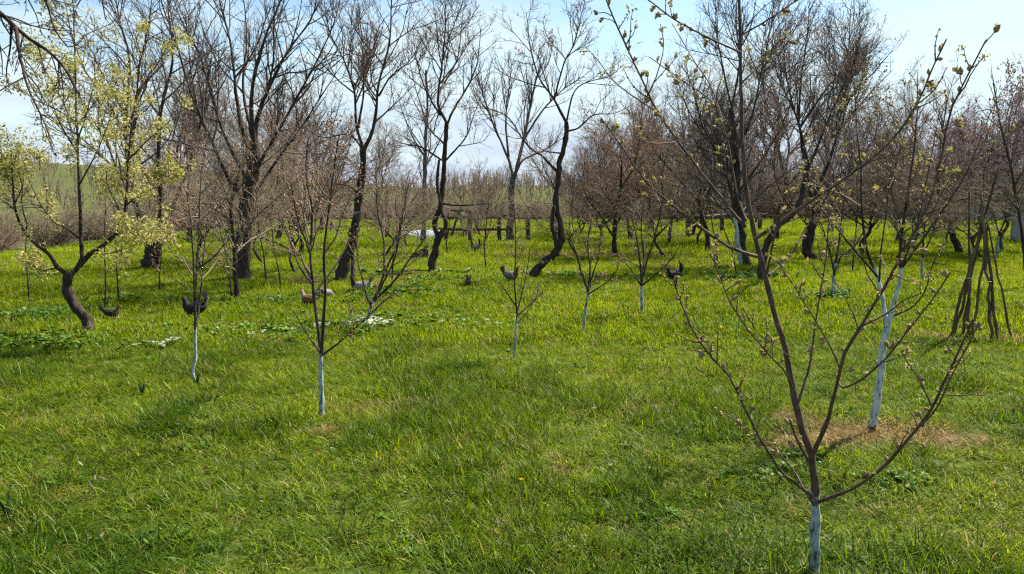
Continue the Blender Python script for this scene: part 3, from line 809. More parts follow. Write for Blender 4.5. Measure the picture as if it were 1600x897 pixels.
T = Tree('twisted_tree', 'dark tree whose trunk twists round a small hole, horizontal limb pointing right', 'tree', 675, 427, bark=BARK_DARK, twig=TWIG_DARK, seed=18)
T.stem([(673, 430), (678, 398), (684, 375), (693, 358)], 17, 11, 0, 'trunk', None, 10, 16, sink=0.04, flare=0.3, grow=False)
T.stem([(687, 372), (679, 356), (679, 345), (685, 330), (689, 315), (692, 285), (695, 240), (698, 190)], 10, 8, 0.08, 'trunk', None, 10, 24, grow=False)
T.stem([(690, 364), (697, 352), (696, 342), (690, 330), (688, 312), (683, 285), (686, 250)], 7, 4.5, -0.08, 'trunk', None, 8, 22, grow=False)
T.stem([(690, 318), (720, 321), (745, 320), (762, 318)], 5.5, 3.5, -0.4)
T.stem([(698, 192), (684, 160), (691, 100), (696, 30), (694, -30)], 7, 2.5, 0.3, k=22)
T.stem([(698, 195), (711, 167), (728, 140), (745, 100), (752, 40)], 6, 2.5, -0.3, k=22)
T.stem([(697, 250), (728, 214), (740, 180), (752, 150)], 5, 2, 0.6)
T.stem([(690, 250), (658, 230), (628, 224), (600, 210)], 5, 2, -0.6)
T.stem([(688, 180), (665, 140), (650, 90), (645, 40)], 5, 2, -0.7, dd0=0.1)
T.stem([(694, 225), (670, 200), (650, 165), (632, 130)], 4.5, 2, 0.8)
T.stem([(694, 130), (715, 90), (722, 30), (728, -10)], 4.5, 2, 0.9, dd0=0.1)
T.crown(L_DENSE, t0=0.2, buds=2600, budmat=BUD_RUST, budsize=0.0075)

T = Tree('curved_tree', 'dark tree with S curved trunk rising from a strongly slanting foot in the middle', 'tree', 831, 434, bark=BARK_DARK, twig=TWIG_DARK, seed=19)
T.stem([(830, 437), (836, 424), (848, 410), (866, 395), (877, 375), (875, 350), (868, 318), (872, 280), (875, 252), (883, 222), (885, 190)], 15, 9, 0.0, 'trunk', None, 12, 34, sink=0.03, flare=0.2, grow=False)
T.stem([(872, 400), (868, 375), (862, 350), (866, 322)], 8, 7, -0.12, 'trunk', None, 8, 12, grow=False)
T.stem([(872, 270), (848, 245), (824, 227), (797, 187), (777, 174), (740, 167)], 7, 2, -0.4, k=22)
T.stem([(884, 190), (864, 152), (847, 130), (837, 107), (828, 70), (822, 20)], 7, 2.5, 0.3, k=22)
T.stem([(866, 155), (881, 100), (897, 67), (914, 0), (920, -30)], 5, 2, -0.4, k=20)
T.stem([(884, 195), (897, 144), (921, 127), (951, 120), (975, 100)], 5, 2, 0.6, k=20)
T.stem([(884, 205), (904, 200), (927, 180), (961, 177), (985, 165)], 5, 2, -0.6, k=20)
T.stem([(878, 240), (850, 235), (835, 222), (842, 200)], 4, 2, 0.5)
T.stem([(870, 300), (850, 262), (845, 235)], 3.5, 2, -0.5)
T.crown(L_DENSE, t0=0.2, buds=2600, budmat=BUD_RUST, budsize=0.0075)

T = Tree('brush_topped_tree', 'pollarded tree with brush of upright shoots, forked trunk seen between the twisted and curved trees', 'tree', 799, 380, bark=BARK_GREY, twig=TWIG_GREY, seed=20)
T.stem([(797, 382), (799, 340), (800, 300), (803, 272)], 14, 12, 0, 'trunk', None, 10, 16, sink=0.04, flare=0.3, grow=False)
T.stem([(803, 278), (793, 244), (775, 205), (760, 165), (745, 115)], 8, 4, 0.8)
T.stem([(804, 278), (812, 245), (824, 190), (836, 130), (846, 102)], 9, 7, -0.5)
T.stem([(806, 270), (818, 250), (850, 235), (880, 215)], 6, 3, -0.8)
T.stem([(820, 215), (850, 170), (880, 140), (910, 120)], 6, 3, 0.8, dd0=-0.2)
T.stem([(795, 245), (790, 190), (795, 140), (800, 100)], 6, 3, 0.2, dd0=0.2)
T.crown([dict(dens=7, ratio=0.5, K=6, up=0.9, wig=0.1, rk=0.7, lmax=3, lmin=0.5), dict(dens=7.5, ratio=0.45, K=5, up=0.7, wig=0.12, rk=0.5, lmax=1.4), dict(dens=3.5, ratio=0.5, K=4, up=0.4, wig=0.15, rk=0.4, lmax=0.6, lmin=0.1, rmin=0.003)], t0=0.35)

T = Tree('pale_trunk_tree', 'slender pale barked tree standing behind the white plastic sheet', 'tree', 662, 380, bark=BARK_GREY, twig=TWIG_GREY, seed=21)
T.stem([(661, 382), (663, 330), (664, 270), (665, 220), (668, 165), (665, 110)], 11, 4, 0, 'trunk', None, 10, 20, sink=0.04, flare=0.25)
T.stem([(664, 262), (682, 230), (700, 190)], 5, 2, 0.8)
T.stem([(664, 245), (645, 215), (628, 175)], 5, 2, -0.8)
T.stem([(666, 190), (650, 140), (640, 95)], 4, 2, 0.5)
T.crown(L_LIGHT, t0=0.3)

T = Tree('rusty_budded_tree', 'small tree with dense rust brown budding crown left of the black hen', 'tree', 961, 404, bark=BARK_DARK, twig=TWIG_BROWN, seed=22)
T.stem([(962, 406), (960, 370), (962, 330), (970, 290), (972, 250)], 10, 5, 0, 'trunk', None, 8, 18, sink=0.03, flare=0.3)
T.stem([(961, 375), (940, 340), (918, 310), (905, 270)], 6, 2, -0.5)
T.stem([(962, 350), (985, 315), (1008, 285), (1020, 245)], 6, 2, 0.5)
T.stem([(963, 330), (945, 290), (935, 245), (930, 200)], 5, 2, 0.8)
T.stem([(968, 300), (990, 260), (1000, 215), (1002, 180)], 5, 2, -0.7)
T.crown(L_DENSE, t0=0.2, buds=4500, budmat=BUD_RUST, budsize=0.011, zmin=0.5)

# right-hand group
T = Tree('whitewashed_orchard_tree', 'tall orchard tree with dark crown and blue white painted foot, behind the nearest sapling', 'tree', 1165, 418, bark=BARK_DARK, twig=TWIG_DARK, seed=23)
o, P, r = T.stem([(1168, 420), (1160, 385), (1156, 340), (1152, 290), (1148, 230), (1142, 170)], 17, 9, 0, 'trunk', None, 12, 24, sink=0.04, flare=0.3)
o, P, r = T.stem([(1160, 412), (1152, 380), (1149, 345), (1140, 290), (1120, 240), (1095, 190), (1085, 140)], 12, 3, -0.4, k=26)
T.band(P, r, T.pt(1149, 345, -0.1)[2], WHITEWASH, 1.05, parent=o)
for pts, w0, w1, dd in [([(1150, 240), (1175, 180), (1190, 110), (1205, 40), (1210, -20)], 7, 2.5, 0.5), ([(1146, 180), (1130, 110), (1120, 50), (1118, -10)], 6, 2.5, -0.5),
                        ([(1143, 172), (1155, 100), (1150, 30), (1155, -30)], 6, 2.5, 0.6), ([(1154, 300), (1190, 250), (1225, 190), (1240, 140)], 6, 2.5, -0.6), ([(1154, 280), (1105, 220), (1070, 160), (1055, 110)], 6, 2.5, 0.8)]:
    T.stem(pts, w0, w1, dd)
T.crown(L_DENSE, t0=0.2, buds=2600, budmat=BUD_RUST, budsize=0.0075)

T = Tree('arching_tree', 'old dark tree whose trunk arches to the right just right of the nearest sapling', 'tree', 1191, 442, bark=BARK_DARK, twig=TWIG_DARK, seed=24)
T.stem([(1190, 444), (1192, 410), (1200, 378), (1215, 352), (1238, 335), (1255, 300), (1262, 250)], 15, 9, 0.3, 'trunk', None, 12, 26, sink=0.03, flare=0.3, grow=False)
for pts, w0, w1, dd in [([(1262, 255), (1250, 200), (1235, 150), (1225, 90), (1228, 30)], 7, 2.2, 0.6), ([(1260, 270), (1285, 210), (1305, 160), (1330, 110), (1345, 60)], 7, 2.2, 0.0),
                        ([(1240, 332), (1215, 290), (1205, 240), (1195, 190)], 5, 2, 0.9), ([(1255, 300), (1290, 285), (1330, 260), (1355, 220)], 5, 2, 0.8)]:
    T.stem(pts, w0, w1, dd, dd0=0.3)
T.crown(L_DENSE, t0=0.2, buds=2600, budmat=BUD_RUST, budsize=0.0075)

T = Tree('gnarled_tree', 'short thick gnarled trunk with tall spreading crown behind the small whitewashed sapling', 'tree', 1268, 408, bark=BARK_DARK, twig=TWIG_DARK, seed=25)
T.stem([(1270, 410), (1262, 385), (1268, 355), (1274, 330), (1268, 300)], 20, 12, 0, 'trunk', None, 12, 20, sink=0.04, flare=0.35, grow=False)
for pts, w0, w1, dd in [([(1268, 305), (1255, 245), (1247, 190), (1220, 130), (1200, 70)], 9, 2.5, 0.5), ([(1270, 310), (1300, 240), (1318, 160), (1325, 90), (1330, 10)], 9, 2.5, -0.4),
                        ([(1250, 200), (1290, 140), (1330, 95), (1345, 45)], 6, 2.2, 0.6), ([(1272, 330), (1310, 290), (1350, 240), (1385, 190)], 7, 2.2, 0.3), ([(1248, 190), (1252, 120), (1262, 50), (1265, -10)], 5, 2.2, -0.5),
                        ([(1318, 170), (1350, 120), (1365, 60)], 5, 2, 0.2)]:
    T.stem(pts, w0, w1, dd)
T.crown(L_DENSE, t0=0.2, buds=2500, budmat=BUD_RUST, budsize=0.010)

T = Tree('leaning_stub_tree', 'short dark trunk leaning left under a wide twiggy crown, left of the tied poles', 'tree', 1500, 397, bark=BARK_DARK, twig=TWIG_BROWN, seed=26)
T.stem([(1502, 399), (1494, 378), (1482, 350), (1472, 315), (1462, 275)], 13, 7, -0.3, 'trunk', None, 10, 18, sink=0.03, flare=0.25, grow=False)
for pts, w0, w1, dd in [([(1466, 290), (1440, 240), (1425, 190), (1420, 130)], 6, 2, 0.5), ([(1463, 278), (1470, 220), (1480, 160), (1490, 120)], 6, 2, -0.6), ([(1474, 320), (1510, 280), (1545, 240), (1570, 190)], 6, 2, 0.4), ([(1470, 310), (1425, 300), (1385, 275), (1360, 240)], 5, 2, -0.2)]:
    T.stem(pts, w0, w1, dd)
T.crown(L_DENSE, t0=0.15, buds=2000, budmat=BUD_RUST, budsize=0.010)

T = Tree('edge_tree', 'thin bare tree with leaning stem at the right edge beyond the tied poles', 'tree', 1604, 452, bark=BARK_DARK, twig=TWIG_BROWN, seed=27)
T.stem([(1606, 454), (1600, 390), (1590, 320), (1577, 250), (1562, 190), (1552, 130)], 8, 2.5, 0.1, 'trunk', None, 8, 24, sink=0.03, flare=0.2)
T.stem([(1592, 330), (1560, 290), (1530, 250)], 3.5, 1.5, 0.3)
T.stem([(1585, 290), (1615, 240), (1640, 180)], 3.5, 1.5, -0.2)
T.crown(L_LIGHT, t0=0.3)

# overhanging branch of a tree whose trunk stands left of the view
T = Tree('overhanging_tree', 'tree outside the left edge whose dark drooping branch hangs into the top left corner', 'tree', -230, 600, bark=BARK_DARK, twig=TWIG_DARK, seed=28)
T.stem([(-232, 602), (-225, 480), (-215, 330), (-210, 180), (-200, 40), (-190, -80)], 40, 20, 0.1, 'trunk', None, 12, 24, sink=0.04, flare=0.3, grow=False)
T.stem([(-208, 120), (-150, 40), (-80, 0), (-30, 8), (0, 20), (30, 47), (60, 70), (95, 100), (125, 150)], 26, 7, 0.4, k=30)
T.stem([(24, 42), (31, 85), (43, 134), (67, 187), (85, 230)], 9, 4, -0.3, dd0=0.25)
T.stem([(18, 36), (16, 70), (10, 110), (13, 135)], 7, 4, 0.5, dd0=0.25)
T.stem([(-60, 0), (0, -40), (66, -5), (84, 43), (110, 75), (130, 60)], 9, 4, 0.2, dd0=0.2)
T.stem([(-200, 30), (-120, -60), (-20, -110), (80, -80), (150, -20), (165, 30)], 16, 5, 0.9, k=26)
T.stem([(-204, 60), (-280, -40), (-380, -90)], 14, 4, 0.3)
T.stem([(-190, -70), (-180, -200), (-140, -330)], 16, 4, 0.5)
T.crown([dict(dens=10, ratio=0.34, K=6, up=-0.25, wig=0.16, rk=0.6, lmax=0.8, lmin=0.2), dict(dens=9, ratio=0.45, K=5, up=-0.1, wig=0.2, rk=0.4, lmax=0.35, lmin=0.05, rmin=0.0019), dict(dens=6, ratio=0.5, K=3, up=0.0, wig=0.2, rk=0.4, lmax=0.12, lmin=0.03, rmin=0.0017)],
        t0=0.25, buds=1500, budmat=TWIG_DARK, budsize=0.006)

# ================================================================== WHITEWASHED SAPLINGS IN THE GRASS
def sapling(label, px, py, white_py, stems, seed, levels=L_SAP, w=9, buds=250, mat=BARK_DARK, ww=WHITEWASH_THIN, name='sapling', twig=TWIG_BROWN, budmat=BUD_RUST, group='whitewashed saplings', top=None):
    T = Tree(name, label, 'sapling', px, py, bark=mat, twig=twig, seed=seed, group=group)
    tr = stems[0]
    o, P, r = T.stem([(px, py + 1)] + tr[0], w, tr[1], tr[2], 'trunk', None, 10, 24, sink=0.03, flare=0.2)
    if white_py: T.band(P, r, T.pt(px, white_py, 0)[2], ww, 1.06)
    for s_ in stems[1:]:
        T.stem(s_[0], s_[3] if len(s_) > 3 else 5, s_[1], s_[2], 'branch')
    T.crown(levels, t0=0.3, buds=buds, budmat=budmat, budsize=0.007, zmin=0.25)
    return T
sapling('sapling with white painted lower stem and two close upright stems, left of centre foreground', 502, 652, 548,
        [([(502, 600), (501, 548), (495, 500), (488, 440), (484, 390), (488, 330), (478, 270), (482, 215)], 2, 0.2), ([(502, 552), (506, 500), (508, 450), (506, 405), (512, 340), (520, 280), (528, 220)], 2, -0.2, 6),
         ([(502, 556), (530, 535), (560, 508), (590, 480), (612, 462)], 1.6, -0.3, 3.5), ([(500, 550), (485, 530), (470, 505), (458, 485)], 1.6, 0.2, 3), ([(489, 445), (470, 420), (458, 390), (446, 360)], 1.6, 0.3, 4), ([(490, 440), (500, 425), (512, 408)], 1.6, 0.2, 3.5),
         ([(484, 395), (465, 340), (455, 290)], 1.6, -0.2, 3.5)], 41, w=7.5, buds=1300)
sapling('thin sapling with crooked white stem in front of the black hen', 306, 599, 512,
        [([(301, 580), (306, 560), (305, 512), (306, 440), (310, 370), (312, 310), (315, 260)], 1.6, 0.2), ([(305, 515), (303, 440), (300, 370), (292, 300)], 1.6, -0.2, 3.5), ([(306, 510), (312, 470), (318, 400), (326, 330)], 1.6, 0.3, 3.5), ([(307, 420), (330, 405), (352, 380)], 1.5, -0.2, 3)], 42, w=5, buds=300)
sapling('very thin sapling with white stem standing alone in open grass at centre', 803, 563, 502,
        [([(805, 530), (808, 490), (815, 460), (824, 420), (828, 385)], 1.3, 0.1), ([(808, 490), (804, 440), (806, 380), (803, 320)], 1.3, -0.1, 3), ([(808, 492), (830, 475), (850, 455)], 1.2, 0.2, 2.2), ([(807, 480), (790, 455), (780, 440)], 1.2, -0.2, 2.2)], 43, w=4, buds=120)
sapling('sapling with slanting blue white stem below the rust brown budding tree', 910, 522, 458,
        [([(914, 490), (919, 458), (926, 430), (935, 400), (938, 360)], 1.5, 0.1), ([(919, 455), (908, 425), (900, 395), (885, 360)], 1.4, -0.2, 4), ([(920, 452), (922, 415), (918, 380), (925, 340)], 1.4, 0.3, 4), ([(918, 460), (950, 440), (965, 420)], 1.2, -0.3, 2.5)], 44, w=5, buds=500)
sapling('vase shaped sapling with white stem directly left of the black hen with raised tail', 1003, 491, 443,
        [([(1003, 465), (1004, 443), (1010, 410), (1020, 380), (1030, 340), (1038, 300)], 1.4, 0.1), ([(1003, 446), (1000, 410), (994, 370), (985, 330)], 1.4, -0.2, 4), ([(1003, 444), (1006, 400), (1002, 360), (1005, 310)], 1.4, 0.3, 4), ([(1002, 446), (985, 420), (970, 405)], 1.3, 0.2, 3), ([(1005, 445), (1035, 420), (1058, 395)], 1.3, -0.3, 3)], 45, w=6, buds=300)
sapling('stubby sapling with white foot and weeds round it under the gnarled tree', 1303, 467, 412,
        [([(1303, 440), (1305, 412), (1310, 385), (1314, 350), (1320, 300)], 1.6, 0.1), ([(1304, 430), (1298, 400), (1290, 370), (1280, 340)], 1.5, -0.2, 4), ([(1305, 425), (1315, 400), (1335, 385), (1350, 360)], 1.5, 0.3, 4)], 46, w=8, buds=200)
sapling('bushy many stemmed sapling with grey foot beside the pale leafed weeds', 573, 505, 478,
        [([(580, 478), (592, 450), (608, 410), (622, 380), (630, 330), (640, 280)], 1.8, 0.2), ([(580, 480), (570, 450), (560, 410), (556, 370)], 1.6, 0.4, 4), ([(586, 468), (615, 440), (640, 405), (665, 370)], 1.6, -0.3, 4.5), ([(600, 430), (600, 380), (590, 330), (588, 280)], 1.6, 0.5, 4),
         ([(585, 470), (600, 440), (618, 400), (626, 340)], 1.5, -0.6, 4)], 47, w=6, buds=500)
sapling('thin sapling with faint white stem between two far orchard trees on the right', 1441, 440, 405, [([(1441, 405), (1443, 370), (1446, 330), (1440, 290)], 1.5, 0.1), ([(1442, 400), (1455, 370), (1465, 340)], 1.3, 0.3, 3)], 48, w=5, buds=100)
sapling('slender sapling with pale stem at the right side near the concrete panel', 1558, 402, 372, [([(1560, 372), (1570, 345), (1585, 310), (1590, 270)], 1.5, 0.1), ([(1562, 368), (1552, 335), (1545, 300)], 1.3, 0.3, 3)], 49, w=5, buds=100)

# thin unpainted saplings and suckers
for i, (px, py, tops, lab) in enumerate([
    (186, 476, [(183, 430), (181, 380), (178, 320)], 'thin dark sapling stem rising behind the small brown hen'),
    (164, 487, [(165, 440), (163, 380), (166, 300)], 'thin dark sapling stem rising from beside the small brown hen, left one of two'),
    (416, 440, [(412, 400), (405, 360), (402, 320)], 'thin stem just right of the thick walnut trunk'),
    (440, 458, [(436, 425), (428, 390), (424, 350), (415, 320)], 'dark slanting young stem right of the walnut trunk'),
    (612, 440, [(615, 400), (620, 370), (618, 310)], 'thin upright young stem between the leaning and twisted trees'),
    (760, 420, [(757, 390), (760, 350), (763, 315)], 'thin young stem right of the twisted tree'),
    (1122, 412, [(1118, 380), (1112, 345), (1108, 300)], 'slim dark sapling left of the white painted orchard tree'),
    (1152, 436, [(1145, 395), (1132, 360), (1126, 330)], 'slim dark sapling leaning left in front of the white painted orchard tree'),
    (1332, 425, [(1335, 380), (1340, 330), (1338, 270)], 'slim dark sapling right of the gnarled tree'),
    (45, 470, [(44, 440), (40, 400), (42, 350)], 'thin low sapling at the far left of the grass'),
    (250, 455, [(249, 430), (252, 400), (250, 370)], 'thin low sapling right of the three limbed grey trunk'),
    (700, 400, [(698, 380), (702, 350), (700, 330)], 'short thin stem close behind the twisted tree')]):
    sapling(lab, px, py, None, [(tops, 1.4, 0.1)], 60 + i, w=3.4 if py > 430 else 2.8, buds=60, group='unpainted saplings', levels=[dict(dens=6.0, ratio=0.30, K=4, up=0.4, wig=0.12, rk=0.5, lmax=0.4), dict(dens=6.0, ratio=0.4, K=3, up=0.25, wig=0.2, rk=0.4, lmax=0.15, lmin=0.03, rmin=0.0015)])

# ================================================================== BACKGROUND TREES AND SHRUBS (copied individuals)
def proto_tree(name, seed, H, trunk_h, r0, nl, spread, levels, bark, twig, buds=0, budmat=None, budsize=0.012, lean=0.3, multi=1):
    rng = np.random.default_rng(seed)
    root = bpy.data.objects.new(name, None); root.empty_display_size = 0.1; COL.objects.link(root)
    Ps = []; Rs = []
    K = 16
    for m in range(multi):
        a0 = rng.uniform(0, 6.28)
        tp = np.array([math.cos(a0), math.sin(a0), 0]) * lean * trunk_h * rng.uniform(0.4, 1) + np.array([0, 0, trunk_h])
        off = np.array([math.cos(a0), math.sin(a0), 0]) * r0 * 1.3 * (multi > 1)
        P = resample([off + [0, 0, -0.06], off + tp * 0.35 + rng.normal(size=3) * 0.08 * [1, 1, 0], off + tp * 0.7 + rng.normal(size=3) * 0.1 * [1, 1, 0], off + tp], 14)
        r0 = r0 * 0.66 if m == 0 else r0; r = np.linspace(r0, r0 * 0.7, 14) / (1 + 0.35 * (multi - 1)); r *= 1 + 0.4 * np.exp(-np.linspace(0, 1, 14) * 9)
        V, Qd = tubes(P[None], r[None], 8); V = jitter_tube(rng, V, r0 * 0.3)
        obj('trunk', mesh_np('trunk', V, Qd, None, True, bark), root)
        for i in range(nl):
            a = a0 + i * 2.4 + rng.normal() * 0.3
            t = rng.uniform(0.72, 1.0) if i else 1.0
            st = P[int(t * 13)]
            L = (H - st[2]) * rng.uniform(0.75, 1.05)
            el = rng.uniform(0.6, 1.25) if i else 1.35
            d = np.array([math.cos(a) * math.cos(el) * spread, math.sin(a) * math.cos(el) * spread, math.sin(el)])
            pts = [st]; dv = d.copy()
            for q in range(6):
                dv = dv + rng.normal(size=3) * 0.16; dv[2] += 0.07; dv /= np.linalg.norm(dv)
                pts.append(pts[-1] + dv * L / 6)
            LP = resample(pts, K); Lr = np.linspace(r[-1] * 0.62, 0.008, K)
            V, Qd = tubes(LP[None], Lr[None], 6)
            obj('limb', mesh_np('limb', V, Qd, None, True, bark), root)
            Ps.append(LP); Rs.append(Lr)
    cur = (np.stack(Ps), np.stack(Rs)); bag = Bag(); last = None
    for i, lv in enumerate(levels):
        lv = dict(lv); lv.setdefault('t0', 0.12)
        res = sprout(rng, cur[0], cur[1], **lv)
        ok = res[0][:, :, 2].min(1) > 0.1
        res = (res[0][ok], res[1][ok])
        bag.add(*tubes(res[0], res[1], (4, 3, 3)[i])); last = cur = res
    obj('crown', bag.mesh('crown', twig), root)
    if buds:
        pts = last[0][:, 1:].reshape(-1, 3); pk = rng.choice(len(pts), min(buds, len(pts)), replace=False)
        V, Tt = octs(rng, pts[pk], budsize)
        obj('buds', mesh_np('buds', V, None, Tt, False, budmat), root)['kind'] = 'stuff'
    return root
def copy_tree(root):
    c = root.copy(); COL.objects.link(c)
    for ch in root.children:
        k = ch.copy(); COL.objects.link(k); k.parent = c; k.matrix_parent_inverse = Matrix.Identity(4)
    return c

BGL = [dict(dens=5.0, ratio=0.46, K=5, up=0.3, wig=0.16, rk=0.65, lmin=0.3), dict(dens=7.0, ratio=0.55, K=4, up=0.25, wig=0.2, rk=0.45, lmax=1.2, lmin=0.15), dict(dens=10.0, ratio=0.55, K=3, up=0.2, wig=0.24, rk=0.4, lmax=0.5, lmin=0.15, rmin=0.0040)]
BGU = [dict(dens=5.0, ratio=0.46, K=5, up=0.7, wig=0.12, rk=0.65, lmin=0.3), dict(dens=7.0, ratio=0.55, K=4, up=0.55, wig=0.15, rk=0.45, lmax=1.4, lmin=0.15), dict(dens=8.0, ratio=0.55, K=3, up=0.4, wig=0.2, rk=0.4, lmax=0.6, lmin=0.15, rmin=0.0042)]
protos = [proto_tree('bare_tree', 101, 5.5, 1.3, 0.11, 6, 1.3, BGL, BARK_DARK, TWIG_DARK),
          proto_tree('bare_tree', 102, 5.5, 1.6, 0.12, 5, 1.0, BGL, BARK_DARK, TWIG_BROWN, 2200, BUD_RUST, 0.009),
          proto_tree('bare_tree', 103, 5.5, 1.0, 0.10, 7, 1.4, BGL, BARK_DARK, TWIG_BROWN, 2500, BUD_RUST, 0.009, multi=1),
          proto_tree('bare_tree', 104, 5.5, 2.0, 0.12, 6, 0.8, BGU, BARK_GREY, TWIG_GREY),
          proto_tree('bare_tree', 105, 5.5, 0.8, 0.09, 4, 1.2, BGL, BARK_DARK, TWIG_DARK, multi=2),
          proto_tree('bare_tree', 106, 5.5, 1.2, 0.10, 6, 1.2, BGL, BARK_GREY, TWIG_TAN, 2200, BUD_TAN, 0.010)]
pink = proto_tree('pink_blossom_tree', 107, 5.5, 1.2, 0.09, 6, 1.2, BGL, BARK_GREY, TWIG_GREY, 9000, BUD_PINK, 0.020)
used = set()
BG = [(292, 26, 6.6, 1), (335, 34, 7.5, 3), (432, 27, 6.0, 1), (468, 21, 4.2, 2), (500, 33, 7.2, 0), (592, 37, 5.5, 1), (742, 30, 3.4, 2), (905, 29, 4.2, 4),
      (938, 23, 4.4, 2), (988, 27, 5.0, 1), (1018, 33, 6.2, 3), (1046, 24, 4.8, 5), (1082, 29, 6.3, 0), (1108, 21, 5.4, 1), (1216, 26, 7.0, 1), (1300, 31, 7.6, 3), (1352, 20, 4.8, 2),
      (1402, 25, 4.6, 5), (1432, 21, 3.7, 5), (1458, 30, 4.8, 4), (1482, 25, 3.7, 5), (1528, 23, 3.4, 5), (1592, 27, 3.9, 2), (1650, 24, 4.6, 0), (1700, 30, 6.0, 3), (250, 40, 6.0, 1), (395, 40, 6.5, 4),
      (960, 41, 5.0, 2), (1060, 40, 5.5, 5), (1180, 41, 6.5, 5), (1340, 41, 6.0, 1), (1500, 39, 4.4, 4), (1570, 41, 4.8, 5)]
LOW = [(318, 15.5, 3.1, 'low tan twigged tree left of the walnut trunk'), (412, 17, 3.3, 'low tan twigged tree right of the walnut trunk'), (462, 15, 2.8, 'low tan twigged tree left of the leaning trunk'), (598, 19, 2.4, 'low tan twigged tree right of the leaning trunk'), (640, 22, 2.3, 'low tan twigged tree left of the twisted trunk'),
       (760, 21, 2.2, 'low tan twigged tree between the twisted and curved trunks'), (905, 20, 2.6, 'low tan twigged tree right of the curved trunk'), (1045, 19, 3.0, 'low tan twigged tree behind the black hen on the right'), (1095, 23, 3.4, 'low tan twigged tree left of the nearest sapling'), (1250, 23, 3.4, 'low tan twigged tree left of the gnarled trunk'),
       (1400, 18, 3.0, 'low tan twigged tree behind the white forked trunk'), (1545, 18, 3.0, 'low tan twigged tree behind the leaning poles')]
REG = [(360, 'bare orchard tree in the back rows behind the blossoming tree', 'back row trees behind the blossoming tree'), (640, 'bare orchard tree in the back rows behind the walnut and leaning trees', 'back row trees behind the walnut'), (900, 'bare orchard tree in the back rows behind the pole fence and curved tree', 'back row trees behind the pole fence'),
       (1130, 'bare orchard tree in the back rows left of the nearest sapling', 'back row trees left of the nearest sapling'), (1420, 'bare orchard tree in the back rows between nearest sapling and poles', 'back row trees right of the nearest sapling'), (9999, 'bare orchard tree in the back rows behind the leaning poles', 'back row trees behind the poles')]
rb = random.Random(3)
protos.append(proto_tree('low_fruit_tree', 108, 3.0, 0.7, 0.055, 6, 1.5, [dict(dens=9.0, ratio=0.5, K=5, up=0.12, wig=0.2, rk=0.55, lmin=0.2), dict(dens=10.0, ratio=0.55, K=4, up=0.1, wig=0.25, rk=0.4, lmax=0.8, lmin=0.12), dict(dens=11.0, ratio=0.55, K=3, up=0.1, wig=0.28, rk=0.35, lmax=0.35, lmin=0.1, rmin=0.0028)], BARK_DARK, TWIG_TAN, 1500, BUD_RUST, 0.008))
for (px, D, H, k) in BG + [(l[0], l[1], l[2], 6) for l in LOW]:
    p = at(px, 330, D); p.z = float(ground(p.x, p.y))
    o = protos[k] if k not in used else copy_tree(protos[k]); used.add(k)
    o.location = p; o.rotation_euler = (0, 0, rb.uniform(0, 6.28)); s_ = H / (3.0 if k == 6 else 5.5); o.scale = (s_ * rb.uniform(0.85, 1.1), s_ * rb.uniform(0.85, 1.1), s_)
    if k == 6: tag(o, [l[3] for l in LOW if l[0] == px][0], 'tree', 'low tan twigged trees')
    else:
        rgn = [q for q in REG if px < q[0]][0]; tag(o, rgn[1], 'tree', rgn[2])
for i, (px, D, H) in enumerate([(1572, 21, 5.0)]):
    p = at(px, 330, D); p.z = float(ground(p.x, p.y)); pink.location = p; s_ = H / 5.5; pink.scale = (s_, s_, s_)
    tag(pink, 'tree hazed with pale pink blossom, rising above the poles at the right', 'tree')

# dry shrubs along the rough edge: many thin canes from one stool
def proto_shrub(seed, H, W, n, mat, tw):
    rng = np.random.default_rng(seed)
    root = bpy.data.objects.new('dry_shrub', None); root.empty_display_size = 0.1; COL.objects.link(root)
    K = 7
    a = rng.uniform(0, 6.28, n); el = rng.uniform(0.75, 1.5, n)
    st = np.stack([np.cos(a) * W * 0.25 * rng.random(n), np.sin(a) * W * 0.25 * rng.random(n), np.full(n, -0.05)], -1)
    d = np.stack([np.cos(a) * np.cos(el), np.sin(a) * np.cos(el), np.sin(el)], -1)
    L = H * rng.uniform(0.6, 1.15, n)
    P = np.empty((n, K, 3)); P[:, 0] = st
    for q in range(1, K):
        d = d + rng.normal(size=d.shape) * 0.16; d /= np.linalg.norm(d, axis=1, keepdims=True)
        P[:, q] = P[:, q - 1] + d * (L / (K - 1))[:, None]
    Rr = np.linspace(0.016, 0.005, K)[None] * rng.uniform(0.7, 1.3, n)[:, None]
    b = Bag(); b.add(*tubes(P, Rr, 4)); obj('stems', b.mesh('stems', mat), root)
    c1 = sprout(rng, P, Rr, 6, 0.38, K=4, up=0.2, wig=0.25, rk=0.6, lmax=0.9, rmin=0.0035, t0=0.1)
    c2 = sprout(rng, c1[0], c1[1], 7, 0.5, K=3, up=0.1, wig=0.28, rk=0.6, lmax=0.4, lmin=0.12, rmin=0.0035, t0=0.1)
    b = Bag(); b.add(*tubes(*c1, 3)); b.add(*tubes(*c2, 3)); obj('twigs', b.mesh('twigs', tw), root)
    return root
shr = [proto_shrub(201, 2.2, 2.0, 60, TWIG_TAN, TWIG_STRAW), proto_shrub(202, 1.8, 2.2, 55, TWIG_BROWN, TWIG_TAN), proto_shrub(203, 2.6, 2.0, 60, TWIG_BROWN, TWIG_BROWN), proto_shrub(204, 2.0, 2.4, 60, TWIG_STRAW, TWIG_STRAW)]
su = set(); rs = random.Random(9)
pos = []
for i in range(18):
    y = 16 + i * 2.0; pos.append((-15.2 + rs.uniform(-0.8, 0.6), y + rs.uniform(-.5, .5), rs.uniform(0.5, 0.75), 'left'))
for i in range(22):
    y = 20 + i * 2.1; pos.append((-19.5 + rs.uniform(-2, 1.5), y + rs.uniform(-1, 1), rs.uniform(0.6, 1.0), 'left'))
